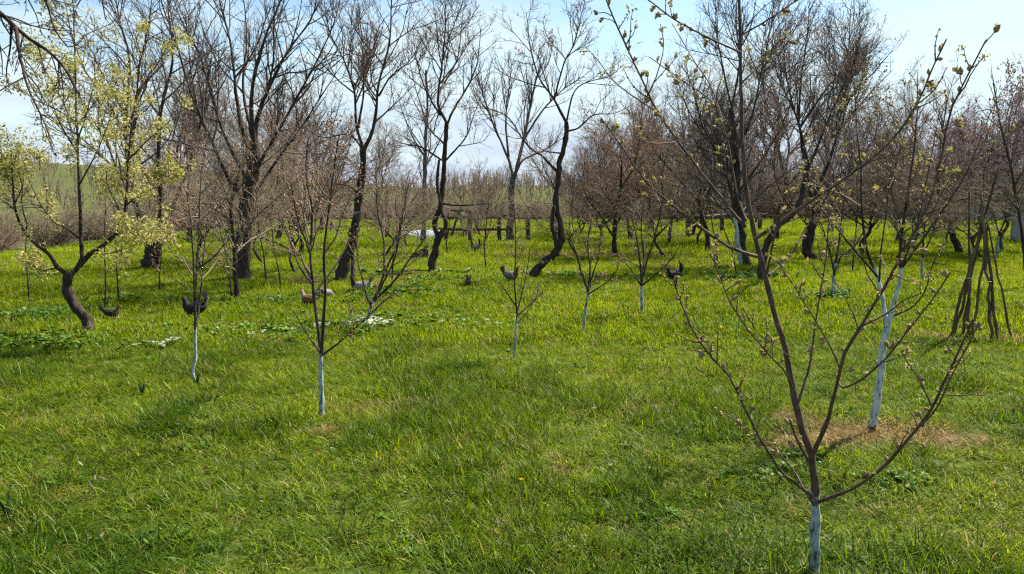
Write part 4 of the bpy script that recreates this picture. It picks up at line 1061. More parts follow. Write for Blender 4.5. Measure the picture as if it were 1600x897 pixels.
for i in range(34):
    x = -15 + i * 1.55; pos.append((x + rs.uniform(-.6, .6), 49.5 + rs.uniform(-1, 1.2), rs.uniform(0.8, 1.15) + (0.45 if x > 8 else 0), 'far'))
for i in range(26):
    x = -12 + i * 1.9; pos.append((x + rs.uniform(-.8, .8), 54 + rs.uniform(-1.5, 2.5), rs.uniform(1.0, 1.5) + (0.6 if x > 8 else 0), 'far'))
for x, y, sc_, side in pos:
    if side == 'far' and -14 < x < 7: sc_ *= 0.68
    k = rs.randrange(4)
    o = shr[k] if k not in su else copy_tree(shr[k]); su.add(k)
    o.location = (x, y, float(ground(x, y))); o.rotation_euler = (0, 0, rs.uniform(0, 6.28)); o.scale = (sc_ * 1.15, sc_ * 1.15, sc_)
    if side == 'left': tag(o, 'dry tan shrub in the thicket along the left edge of the grass', 'shrub', 'dry shrubs along the left edge')
    else: tag(o, 'dry brown shrub in the thicket closing the far end of the orchard', 'shrub', 'dry shrubs at the far end')

# a far wood on the rising ground that reads as one brown mass
def far_wood():
    rng = np.random.default_rng(77)
    n = 5200
    x = rng.uniform(-330, 260, n); y = rng.uniform(95, 300, n)
    keep = (fbm(x * 0.018, y * 0.018, 55, 3) > 0.43); x = x[keep]; y = y[keep]; n = len(x)
    z = ground(x, y)
    K = 5; P = np.empty((n, K, 3)); P[:, 0] = np.stack([x, y, z - 0.1], -1)
    H = rng.uniform(2.5, 6.0, n); d = np.tile([0, 0, 1.0], (n, 1))
    for q in range(1, K):
        d = d + rng.normal(size=d.shape) * 0.1; d /= np.linalg.norm(d, axis=1, keepdims=True); P[:, q] = P[:, q - 1] + d * (H / (K - 1))[:, None]
    Rr = np.linspace(0.12, 0.03, K)[None] * rng.uniform(0.7, 1.3, n)[:, None]
    c1 = sprout(rng, P, Rr, 2.4, 0.5, K=3, up=0.3, wig=0.2, rk=2.0, rmin=0.03, t0=0.1)
    b = Bag(); b.add(*tubes(P, Rr, 3)); b.add(*tubes(*c1, 3))
    o = obj('far_wood', b.mesh('far_wood', TWIG_TAN)); o['kind'] = 'stuff'
    tag(o, 'distant brown leafless wood covering the rising ground behind the orchard', 'wood')
far_wood()

# ================================================================== FENCES, WALL, SHED, SHEET
def post_mesh(name, r, h, mat, seed, sides=8, taper=0.9):
    rg = np.random.default_rng(seed)
    K = 6
    P = np.zeros((K, 3)); P[:, 2] = np.linspace(-0.1, h, K); P[1:, :2] += np.cumsum(rg.normal(size=(K - 1, 2)) * r * 0.12, 0)
    rr = np.linspace(r, r * taper, K) * (1 + 0.08 * rg.normal(size=K))
    V, Qd = tubes(P[None], rr[None], sides)
    n0 = len(V); V = np.vstack([V, P[-1:] + [[0, 0, r * 0.1]]])
    ring = n0 - sides + np.arange(sides)
    T = np.stack([ring, np.roll(ring, -1), np.full(sides, n0)], -1)
    return mesh_np(name, V, Qd, T, False, mat)
def rail_mesh(name, a, b_, r, mat, seed, sag=0.02):
    rg = np.random.default_rng(seed); K = 8
    t = np.linspace(0, 1, K)[:, None]; P = np.array(a) * (1 - t) + np.array(b_) * t
    P += rg.normal(size=(K, 3)) * r * 0.25; P[:, 2] -= sag * np.sin(np.linspace(0, math.pi, K))
    V, Qd = tubes(P[None], np.full((1, K), r) * (1 + 0.1 * rg.normal(size=(1, K))), 6)
    n0 = len(V); V = np.vstack([V, P[:1], P[-1:]])
    T = [(j, (j + 1) % 6, n0) for j in range(6)] + [(n0 - 6 + j, n0 - 6 + (j + 1) % 6, n0 + 1) for j in range(6)]
    return mesh_np(name, V, Qd, T, False, mat)
def rail_fence(label, posts, rails, r=0.06, mat=WOOD_OLD, seed=0):
    """posts: (px, base py, top py); rails: (i, j, px heights as py at both ends)"""
    b0 = foot(posts[0][0], posts[0][1])
    root = thing('pole_fence', label, 'fence', b0)
    tops = []
    for i, (px, py, pt) in enumerate(posts):
        p = foot(px, py); h = at(px, pt, p.y).z - p.z
        o = obj('post', post_mesh('post', r, h, mat, seed + i), root); o.location = p - b0
        tops.append((p - b0, h))
    for k, (i, j, f) in enumerate(rails):
        a = tops[i][0] + Vector((0, -r * 1.5, tops[i][1] * f)); c = tops[j][0] + Vector((0, -r * 1.5, tops[j][1] * f))
        e = (c - a).normalized() * 0.25
        obj('rail', rail_mesh('rail', a - e, c + e, r * 0.6, mat, seed + 50 + k), root)
    return root
rail_fence('grey wooden pole fence behind the twisted tree, with one top rail', [(697, 377, 338), (735, 379, 338), (781, 379, 337), (826, 379, 338), (868, 378, 340)], [(0, 1, 0.97), (1, 2, 0.97), (2, 3, 0.97), (3, 4, 0.97), (0, 2, 0.5)], 0.085, seed=300)
rail_fence('dark pole fence with one rail crossing behind the black hen with raised tail', [(1018, 361, 334), (1075, 373, 334), (1128, 363, 333), (1188, 362, 333)], [(0, 1, 0.93), (1, 2, 0.93), (2, 3, 0.95)], 0.10, seed=330)
rail_fence('short dark pole fence left of the curved tree beyond the hens', [(518, 362, 338), (560, 365, 338), (604, 372, 338)], [(0, 1, 0.9), (1, 2, 0.9)], 0.07, seed=350)

# trestle (A-frame of poles) behind the pole fence
def trestle():
    b0 = foot(716, 371)
    root = thing('wooden_trestle', 'dark wooden trestle with sloping legs standing behind the pole fence', 'trestle', b0)
    def P(px, py, dd): return at(px, py, b0.y + dd) - b0
    for i, (a, b_) in enumerate([((704, 371, 0.3), (718, 328, 0.1)), ((727, 371, -0.3), (717, 328, 0.1)), ((752, 371, 0.3), (736, 330, 0)), ((726, 371, 0.4), (735, 330, 0))]):
        q = P(*a); q.z = float(ground(b0.x + q.x, b0.y + q.y)) - b0.z - 0.03
        obj('leg', rail_mesh('leg', q, P(*b_), 0.045, WOOD_OLD, 400 + i, 0), root)
    obj('beam', rail_mesh('beam', P(705, 328, 0.05), P(750, 331, 0.05), 0.055, WOOD_OLD, 410, 0), root)
trestle()

# low plastic-covered bed
def sheet():
    a = foot(622, 371); b_ = foot(688, 371)
    c = (a + b_) / 2 + Vector((0, 0.9, 0))
    Wd = (b_ - a).length; Dp = 2.2; H = 0.24
    root = thing('plastic_covered_bed', 'low garden bed covered with crumpled white plastic sheet behind the twisted tree', 'covered bed', (c.x, c.y, float(ground(c.x, c.y))))
    n, m = 40, 22
    u, v = np.meshgrid(np.linspace(-1, 1, n), np.linspace(-1, 1, m))
    prof = np.sqrt(np.clip(1 - np.abs(v) ** 2.4, 0, 1)) * np.clip((1 - np.abs(u) ** 6), 0, 1)
    x = u * Wd / 2; y = v * Dp / 2
    z = prof * H * (0.85 + 0.3 * fbm(u * 3 + 4, v * 2 + 3, 8)) + 0.05 * (fbm(u * 9 + 9, v * 6 + 9, 12) - 0.5) - 0.03
    V = np.stack([x, y, z], -1).reshape(-1, 3); i = (np.arange(m - 1)[:, None] * n + np.arange(n - 1)[None]).ravel()
    obj('sheet', mesh_np('sheet', V, np.stack([i, i + 1, i + n + 1, i + n], -1), None, True, PLASTIC), root)
    for k in range(5):
        xx = -Wd / 2 + Wd * (k + 0.5) / 5
        t = np.linspace(-1, 1, 12); hz = np.sqrt(np.clip(1 - np.abs(t) ** 2.4, 0, 1)) * H * 1.1 + 0.02
        P = np.stack([np.full(12, xx), t * Dp / 2, hz], -1)
        V, Qd = tubes(P[None], np.full((1, 12), 0.012), 5)
        obj('hoop', mesh_np('hoop', V, Qd, None, True, PLASTIC), root)
sheet()

# lean-to of dark boards in the grass
def leanto():
    p = foot(656, 403); s_ = p.y / F
    root = thing('board_lean_to', 'low wedge of dark weathered boards lying in the grass left of the twisted trunk', 'board pile', p)
    wd, h, dp = 32 * s_, 20 * s_, 0.55
    for i in range(5):
        y = -dp / 2 + dp * (i + 0.5) / 5
        me = box_mesh('board', math.hypot(wd, h) * (1 + 0.04 * math.sin(i * 2.3)), dp / 5 - 0.012, 0.03, WOOD_OLD, 0.004, 0.006, i)
        o = obj('board', me, root); o.location = (0, y, h * 0.48); o.rotation_euler = (0, -math.atan2(h, wd), 0)
    for i in range(3):
        hh = h * (0.9 - 0.28 * i)
        o = obj('board', box_mesh('board', wd * 0.30, 0.03, hh * 0.93, WOOD_OLD, 0.004, 0.006, 20 + i), root)
        o.location = (wd * (0.34 - 0.31 * i), -dp / 2 - 0.03, -0.02)
    o = obj('prop', box_mesh('prop', 0.05, dp * 0.9, h * 0.86, WOOD_OLD, 0.004, 0.004, 31), root); o.location = (wd * 0.40, 0, -0.02)
leanto()

# concrete: panel at the right edge and low block wall far behind
p = foot(1592, 378)
root = thing('concrete_panel', 'upright pale grey concrete panel at the right edge of the orchard', 'concrete panel', (p.x + 0.35, p.y, p.z), R(-8))
o = obj('slab', box_mesh('slab', 1.15, 0.14, 1.42, CONCRETE, 0.015, 0.01, 3), root); o.location.z = -0.05
o = obj('coping', box_mesh('coping', 1.2, 0.19, 0.06, CONCRETE, 0.01, 0.004, 4), root); o.location.z = 1.372
WX0, WX1, WY = 25.5, 34.5, 45.5
zb = float(ground(30, WY)) - 0.1
root = thing('block_wall', 'low grey concrete block wall with dark coping at the far right end of the grass', 'wall', (WX0, WY, zb))
bw, bh = 0.78, 0.36
blk = [box_mesh('block', bw - 0.015, 0.19, bh - 0.012, CONCRETE, 0.008, 0.004, 60 + i) for i in range(4)]
for r_ in range(3):
    nb = int((WX1 - WX0) / bw)
    for c_ in range(nb):
        o = obj('block', blk[rb.randrange(4)], root); o.location = (c_ * bw + (r_ % 2) * bw / 2, rb.uniform(-.006, .006), r_ * bh)
o = obj('mortar', box_mesh('mortar', WX1 - WX0 - 0.2, 0.15, bh * 3 - 0.02, SOILM, 0, 0), root); o.location = ((WX1 - WX0) / 2 - 0.3, 0, 0.005)
for c_ in range(4):
    o = obj('coping', box_mesh('coping', 2.1, 0.27, 0.07, WOOD_OLD, 0.01, 0.006, 80 + c_), root); o.location = (0.75 + c_ * 2.12, 0, bh * 3 + 0.002)

# shed with a pale metal roof behind the far thicket
METAL = rough_mat('zinc_roof', (0.30, 0.32, 0.36), (0.52, 0.55, 0.60), 3, 0.45, 0.1, spec=0.5)
c = at(1092, 330, 51.5); zs = float(ground(c.x, c.y))
root = thing('garden_shed', 'low shed with pale corrugated metal roof half hidden by the far thicket', 'shed', (c.x, c.y, zs - 0.05), R(6))
for i in range(16):
    o = obj('board', box_mesh('board', 0.205, 0.03, 1.35, WOOD_OLD, 0.004, 0.004, 90 + i), root); o.location = (-1.65 + i * 0.22, -1.2, 0)
for sx in (-1, 1):
    for i in range(10):
        o = obj('board', box_mesh('board', 0.03, 0.225, 1.6, WOOD_OLD, 0.004, 0.004, 120 + i), root); o.location = (sx * 1.76, -1.08 + i * 0.24, 0)
n = 60
u = np.linspace(-2.0, 2.0, n); zz = 0.025 * np.sin(u * 42)
Vr = np.concatenate([np.stack([u, np.full(n, -1.5), 1.36 + zz], -1), np.stack([u, np.full(n, 1.5), 2.55 + zz], -1)])
i = np.arange(n - 1)
obj('roof', mesh_np('roof', Vr, np.stack([i, i + 1, i + n + 1, i + n], -1), None, True, METAL), root)

# ================================================================== TIED POLES (right)
def poles():
    b0 = foot(1525, 530)
    root = thing('bean_pole_teepee', 'bundle of tall rough poles leaning together like a teepee on the right', 'pole bundle', b0)
    apex = at(1537, 352, b0.y) - b0
    defs = [((1483, 529), (1540, 335), 0.0, 7.5), ((1497, 527), (1545, 350), -0.25, 6.5), ((1522, 534), (1515, 300), 0.1, 6.5), ((1527, 532), (1537, 320), 0.3, 7), ((1534, 526), (1533, 300), -0.3, 7.5), ((1559, 535), (1535, 330), 0.1, 7.5), ((1565, 531), (1542, 345), -0.2, 5), ((1510, 531), (1560, 262), 0.25, 7)]
    for i, (a, t, dd, wpx) in enumerate(defs):
        pa = foot(*a) + Vector((0, dd, 0)); pa.z = float(ground(pa.x, pa.y)) - 0.04
        q = pa - b0; tp = at(t[0], t[1], b0.y - dd * 0.15) - b0
        rg = np.random.default_rng(500 + i); K = 12
        tt = np.linspace(0, 1, K)[:, None]; P = np.array(q) * (1 - tt) + np.array(tp) * tt
        P[1:-1] += rg.normal(size=(K - 2, 3)) * 0.008
        r = np.linspace(1, 0.7, K) * wpx * 0.68 * b0.y / F / 2 * (1 + 0.06 * rg.normal(size=K))
        V, Qd = tubes(P[None], r[None], 8); n0 = len(V); V = np.vstack([jitter_tube(rg, V, 0.006), P[-1:]])
        ring = n0 - 8 + np.arange(8)
        obj('pole', mesh_np('pole', V, Qd, np.stack([ring, np.roll(ring, -1), np.full(8, n0)], -1), True, WOOD_POLE), root)
    # pale string tied round the poles
    a = np.linspace(0, 6.28, 30); c = np.array(at(1523, 436, b0.y) - b0)
    P = np.stack([c[0] + np.cos(a) * 0.17, c[1] + np.sin(a) * 0.14, c[2] + 0.02 * np.sin(a * 2)], -1)
    V, Qd = tubes(P[None], np.full((1, 30), 0.003), 5)
    obj('string', mesh_np('string', V, Qd, None, True, rough_mat('string', (0.4, 0.36, 0.28), (0.6, 0.55, 0.45), 20, 0.9, 0)), root)
poles()

# ================================================================== CHICKENS
def feather_mat(name, c1, c2, sc=38):
    return rough_mat(name, c1, c2, sc, 0.75, 0.5, stretch=(1, 1, 1), dist=0.006, spec=0.3)
FEATH = {'black': feather_mat('feather_black', (0.006, 0.006, 0.007), (0.022, 0.020, 0.020)), 'white': feather_mat('feather_white', (0.14, 0.125, 0.115), (0.38, 0.35, 0.32)),
         'rust': feather_mat('feather_rust', (0.10, 0.045, 0.020), (0.26, 0.13, 0.065)), 'brown': feather_mat('feather_brown', (0.055, 0.028, 0.016), (0.17, 0.095, 0.06)),
         'grey': feather_mat('feather_grey', (0.09, 0.07, 0.065), (0.22, 0.18, 0.165)), 'speckle': feather_mat('feather_speckled', (0.012, 0.011, 0.011), (0.50, 0.48, 0.45), 55), 'tan': feather_mat('feather_tan', (0.24, 0.16, 0.10), (0.46, 0.36, 0.26))}
RED = rough_mat('comb_red', (0.30, 0.02, 0.015), (0.5, 0.04, 0.03), 40, 0.5, 0)
HORN = rough_mat('horn', (0.35, 0.24, 0.08), (0.5, 0.36, 0.14), 30, 0.5, 0)

def loft(rings, S=14):
    """rings: (centre, half width, half height, tangent pitch)"""
    V = []
    for (x, z, w_, h_, pt) in rings:
        for j in range(S):
            a = 2 * math.pi * j / S
            yy = math.cos(a) * w_; up = math.sin(a) * h_
            V.append((x - math.sin(pt) * up, yy, z + math.cos(pt) * up))
    Q = [(i * S + j, i * S + (j + 1) % S, (i + 1) * S + (j + 1) % S, (i + 1) * S + j) for i in range(len(rings) - 1) for j in range(S)]
    n = len(V); V += [(rings[0][0], 0, rings[0][1]), (rings[-1][0], 0, rings[-1][1])]
    T = [((j + 1) % S, j, n) for j in range(S)] + [((len(rings) - 1) * S + j, (len(rings) - 1) * S + (j + 1) % S, n + 1) for j in range(S)]
    return np.array(V, float), Q, T
def smooth_rings(rings, m=26):
    return [tuple(q) for q in resample(np.array(rings, float), m)]

def chicken(label, px, py, width_px, heading, body, neck, tail, pose='up', bulk=1.0, up_tail=1.0, sink=0.035):
    p = foot(px, py); scale = width_px * 0.9 * p.y / F / 0.40
    root = thing('chicken', label, 'chicken', p - Vector((0, 0, sink)), heading, 'hens foraging in the grass')
    root.scale = (scale, scale, scale)
    if pose == 'peck':
        body_r = [(-0.19, 0.235, .012, .02, 0.5), (-0.15, 0.23, .045, .05, .35), (-0.08, 0.215, .078, .08, .1), (0.0, 0.20, .09, .09, -.1), (0.07, 0.175, .085, .085, -.35), (0.13, 0.135, .055, .06, -.8), (0.165, 0.085, .036, .04, -1.1), (0.185, 0.045, .027, .03, -1.2), (0.197, 0.015, .012, .014, -1.2)]
        hd = (0.19, 0.035, -1.15)
    else:
        body_r = [(-0.19, 0.245, .012, .02, -.6), (-0.155, 0.225, .045, .05, -.45), (-0.09, 0.195, .078, .082, -.2), (0.0, 0.175, .09, .095, .05), (0.07, 0.18, .085, .092, .35), (0.115, 0.215, .058, .064, .75), (0.140, 0.265, .036, .042, 1.15), (0.152, 0.315, .027, .031, 1.2), (0.166, 0.345, .026, .027, .5), (0.186, 0.347, .018, .018, 0.0), (0.196, 0.345, .007, .007, 0)]
        hd = (0.17, 0.345, 0.0)
    rg = smooth_rings(body_r)
    split = 0.095
    V, Q, T = loft([(x, z, w_ * bulk, h_ * bulk, q) for x, z, w_, h_, q in rg])
    V += (np.stack([fbm(V[:, 0] * 30 + 9, V[:, 2] * 30, 3), fbm(V[:, 1] * 30 + 9, V[:, 2] * 30, 4), fbm(V[:, 0] * 30 + 3, V[:, 1] * 30, 5)], -1) - 0.5) * 0.012
    me = mesh_np('body', V, Q, T, True, FEATH[body]); me.materials.append(FEATH[neck])
    for po in me.polygons:
        cx_ = po.center.x + (po.center.z - 0.2) * 0.3 * (1 if pose == 'up' else -1)
        if cx_ > split + 0.01: po.material_index = 1
    obj('body', me, root)
    # tail: fan of curved feathers rising from the rump
    b = Bag(); rr = random.Random(px)
    for i in range(9):
        a = (i - 4) / 4.0; L = 0.17 * up_tail * rr.uniform(0.8, 1.1); el = R(62 - 9 * abs(a) + rr.uniform(-8, 8)) if pose == 'up' else R(48 + rr.uniform(-8, 8))
        K = 5; pts = []
        for k in range(K):
            t = k / (K - 1); e2 = el + 0.5 * t * (1 if up_tail > 1.1 else 0.2)
            pts.append((-0.145 - math.cos(e2) * L * t, a * 0.035 + a * 0.05 * t, 0.225 + math.sin(e2) * L * t))
        wd = [0.020, 0.036, 0.044, 0.036, 0.010]
        V = []
        for k in range(K):
            x, y, z = pts[k]
            V += [(x - 0.004, y + 0.0, z + wd[k] * 0.8), (x + wd[k] * 0.3, y + 0.006, z), (x, y, z - wd[k] * 0.8), (x + wd[k] * 0.3, y - 0.006, z)]
        Q = [(4 * k + j, 4 * k + (j + 1) % 4, 4 * k + 4 + (j + 1) % 4, 4 * k + 4 + j) for k in range(K - 1) for j in range(4)] + [(16, 17, 18, 19)]
        b.add(np.array(V), Q)
    obj('tail', b.mesh('tail', FEATH[tail]), root)
    for sgn in (-1, 1):
        rgw = smooth_rings([(-0.15, 0.20, .006, .015, -.3), (-0.10, 0.195, .016, .04, -.15), (-0.03, 0.188, .022, .058, 0), (0.04, 0.19, .02, .055, .15), (0.075, 0.2, .008, .025, .3)], 12)
        V, Q, T = loft([(x, z + (0.02 if pose == 'peck' else 0), w_, h_, q) for x, z, w_, h_, q in rgw], 10); V[:, 1] += sgn * 0.078 * bulk
        obj('wing', mesh_np('wing', V, Q, T, True, FEATH[body]), root)
        # leg: thigh, shank, toes
        lb = Bag()
        P = np.array([[(0.0, sgn * 0.045, 0.13), (0.012, sgn * 0.047, 0.085), (-0.008, sgn * 0.047, 0.06), (0.004, sgn * 0.047, 0.01)]])
        lb.add(*tubes(P, np.array([[0.026, 0.014, 0.008, 0.007]]), 6))
        for ta in (-0.5, 0, 0.5, math.pi):
            l = 0.045 if ta < 3 else 0.02
            lb.add(*tubes(np.array([[(0.004, sgn * 0.047, 0.012), (0.004 + math.cos(ta) * l * .6, sgn * 0.047 + math.sin(ta) * l * .6, 0.009), (0.004 + math.cos(ta) * l, sgn * 0.047 + math.sin(ta) * l, 0.003)]]), np.array([[0.006, 0.005, 0.003]]), 5))
        obj('leg', lb.mesh('leg', HORN), root)
    hx, hz_, ha = hd
    def place(o):
        o.location = (hx, 0, hz_); o.rotation_euler = (0, -ha, 0); return o
    V, Q, T = loft([(0.018, 0.0, .009, .009, 0), (0.032, -0.003, .006, .006, 0), (0.046, -0.008, .001, .001, 0)], 8); place(obj('beak', mesh_np('beak', V, Q, T, True, HORN), root))
    cv = [(-0.02, 0, 0.02), (-0.024, 0, 0.04), (-0.012, 0, 0.030), (-0.006, 0, 0.048), (0.002, 0, 0.031), (0.010, 0, 0.045), (0.014, 0, 0.028), (0.022, 0, 0.034), (0.024, 0, 0.012)]
    m = len(cv); Vc = [(x, -0.004, z) for x, _, z in cv] + [(x, 0.004, z) for x, _, z in cv]
    Qc = [(i, (i + 1) % m, m + (i + 1) % m, m + i) for i in range(m)]
    Tc = [(0, i, i + 1) for i in range(1, m - 1)] + [(m, m + i + 1, m + i) for i in range(1, m - 1)]
    place(obj('comb', mesh_np('comb', Vc, Qc, Tc, False, RED), root))
    V, Q, T = loft([(0.016, -0.012, .005, .008, 0), (0.020, -0.025, .007, .010, 0), (0.020, -0.036, .004, .005, 0)], 8); place(obj('wattle', mesh_np('wattle', V, Q, T, True, RED), root))
    return root
W_, E_ = math.pi, 0.0
chicken('small dark brown hen with reddish head facing right beside the blossoming tree', 175, 500, 30, R(10), 'black', 'brown', 'black', 'up', 1.0, 1.1, 0.01)
chicken('jet black hen with raised pointed tail behind a thin white stemmed sapling', 305, 498, 42, W_ + R(14), 'black', 'black', 'black', 'up', 1.2, 1.4, 0.0)
chicken('rust brown hen with tan neck behind the two stemmed sapling', 483, 478, 36, W_ - R(20), 'rust', 'tan', 'white', 'up', 1.05, 0.9)
chicken('whitish hen half hidden behind the two stemmed sapling, facing away', 512, 466, 28, R(55), 'white', 'white', 'white', 'peck', 1.0, 0.9)
chicken('white bodied hen with black head and neck near the foot of the leaning tree', 564, 459, 38, W_ + R(8), 'white', 'black', 'grey', 'up', 1.0, 0.9)
chicken('black and white hen far off in front of the pole fence', 743, 393, 22, W_ - R(35), 'speckle', 'black', 'black', 'up', 1.0, 1.2)
chicken('greyish brown hen seen from behind in the middle of the grass', 731, 446, 24, R(100), 'grey', 'brown', 'brown', 'up', 1.0, 1.0)
chicken('upright brown hen with pale breast left of the curved trunk', 798, 440, 32, R(-25), 'grey', 'brown', 'brown', 'up', 1.05, 1.1)
chicken('black hen with steeply raised tail in the right half of the grass', 1053, 443, 34, W_ + R(25), 'black', 'black', 'black', 'up', 0.95, 1.3, 0.0)

# ================================================================== GRASS AND SMALL PLANTS (uncountable: scattered)
def tuft_mesh(name, seed, n, rad, hmin, hmax, wd, lean, mat, curl=0.5):
    rg = np.random.default_rng(seed)
    a = rg.uniform(0, 6.28, n); rr = rad * np.sqrt(rg.random(n))
    base = np.stack([np.cos(a) * rr, np.sin(a) * rr, np.full(n, -0.012)], -1)
    L = rg.uniform(hmin, hmax, n); az = rg.uniform(0, 6.28, n)
    ln = np.abs(rg.normal(lean, lean * 0.5, n)); cv = rg.uniform(0.2, 1.0, n) * curl
    h = np.stack([np.cos(az), np.sin(az), np.zeros(n)], -1); side = np.stack([-np.sin(az), np.cos(az), np.zeros(n)], -1)
    tw = rg.normal(0, 0.5, n)[:, None]; side = side * np.cos(tw) + h * np.sin(tw)
    w_ = wd * rg.uniform(0.6, 1.3, n)
    V = []; pos = base.copy(); ang = ln.copy(); prev = 0
    for t, f in ((0, 0.8), (0.4, 1.0), (0.75, 0.65), (1.0, 0.0)):
        dl = (t - prev) * L; ang = ang + cv * (t - prev) * 2.2; prev = t
        pos = pos + h * (np.sin(ang) * dl)[:, None] + np.array([0, 0, 1.0]) * (np.cos(ang) * dl)[:, None]
        if f > 0: V += [pos - side * (w_ * f / 2)[:, None], pos + side * (w_ * f / 2)[:, None]]
        else: V += [pos]
    V = np.stack(V, 1)
    b = (np.arange(n) * 7)[:, None]
    Q = np.concatenate([b + np.array([[0, 1, 3, 2]]), b + np.array([[2, 3, 5, 4]])]); T = b + np.array([[4, 5, 6]])
    return mesh_np(name, V.reshape(-1, 3), Q, T, True, mat)

def rosette_mesh(name, seed, n, L, wd, lift, mat):
    rg = np.random.default_rng(seed); V = []; Q = []
    for i in range(n):
        az = i * 2.4 + rg.normal() * 0.3; l = L * rg.uniform(0.6, 1.2); w_ = l * wd * rg.uniform(0.8, 1.2); el = lift * rg.uniform(0.4, 1.3)
        h = np.array([math.cos(az), math.sin(az), 0]); s_ = np.array([-math.sin(az), math.cos(az), 0]); p = np.array([0, 0, 0.0]); b = len(V)
        for t, f in ((0.0, 0.15), (0.3, 0.75), (0.6, 1.0), (0.85, 0.6), (1.0, 0.08)):
            q = p + h * l * t * math.cos(el) + np.array([0, 0, 1]) * l * (math.sin(el) * t - 0.35 * t * t)
            V += [q - s_ * w_ * f / 2 + [0, 0, w_ * f * .15], q, q + s_ * w_ * f / 2 + [0, 0, w_ * f * .15]]
        for k in range(4):
            o = b + 3 * k; Q += [(o, o + 1, o + 4, o + 3), (o + 1, o + 2, o + 5, o + 4)]
    return mesh_np(name, V, Q, None, True, mat)

def scatter(name, meshes, pts, rot, scl, idx, tint, dry):
    coll = bpy.data.collections.new(name + '_kinds')
    for i, m in enumerate(meshes):
        coll.objects.link(bpy.data.objects.new('%s_kind_%02d' % (name, i), m))
    me = bpy.data.meshes.new(name)
    me.vertices.add(len(pts)); me.vertices.foreach_set('co', np.asarray(pts, np.float32).ravel())
    def att(n, t, v, prop='value'):
        a = me.attributes.new(n, t, 'POINT'); a.data.foreach_set(prop, np.ascontiguousarray(v).ravel())
    att('rot', 'FLOAT_VECTOR', rot.astype(np.float32), 'vector'); att('scl', 'FLOAT_VECTOR', scl.astype(np.float32), 'vector')
    att('kind_index', 'INT', idx.astype(np.int32)); att('tint', 'FLOAT', tint.astype(np.float32)); att('dry', 'FLOAT', dry.astype(np.float32))
    me.update()
    o = obj(name, me); o['kind'] = 'stuff'
    g = bpy.data.node_groups.new(name + '_scatter', 'GeometryNodeTree')
    g.interface.new_socket('Geometry', in_out='INPUT', socket_type='NodeSocketGeometry'); g.interface.new_socket('Geometry', in_out='OUTPUT', socket_type='NodeSocketGeometry')
    gi = g.nodes.new('NodeGroupInput'); go = g.nodes.new('NodeGroupOutput')
    ci = g.nodes.new('GeometryNodeCollectionInfo'); ci.inputs['Collection'].default_value = coll
    ci.inputs['Separate Children'].default_value = True; ci.inputs['Reset Children'].default_value = True
    ip = g.nodes.new('GeometryNodeInstanceOnPoints'); ip.inputs['Pick Instance'].default_value = True
    def na(n, t):
        x = g.nodes.new('GeometryNodeInputNamedAttribute'); x.data_type = t; x.inputs['Name'].default_value = n
        return x.outputs['Attribute']
    g.links.new(gi.outputs[0], ip.inputs['Points']); g.links.new(ci.outputs[0], ip.inputs['Instance'])
    g.links.new(na('kind_index', 'INT'), ip.inputs['Instance Index']); g.links.new(na('rot', 'FLOAT_VECTOR'), ip.inputs['Rotation']); g.links.new(na('scl', 'FLOAT_VECTOR'), ip.inputs['Scale'])
    g.links.new(ip.outputs[0], go.inputs[0])
    md = o.modifiers.new('scatter', 'NODES'); md.node_group = g
    return o

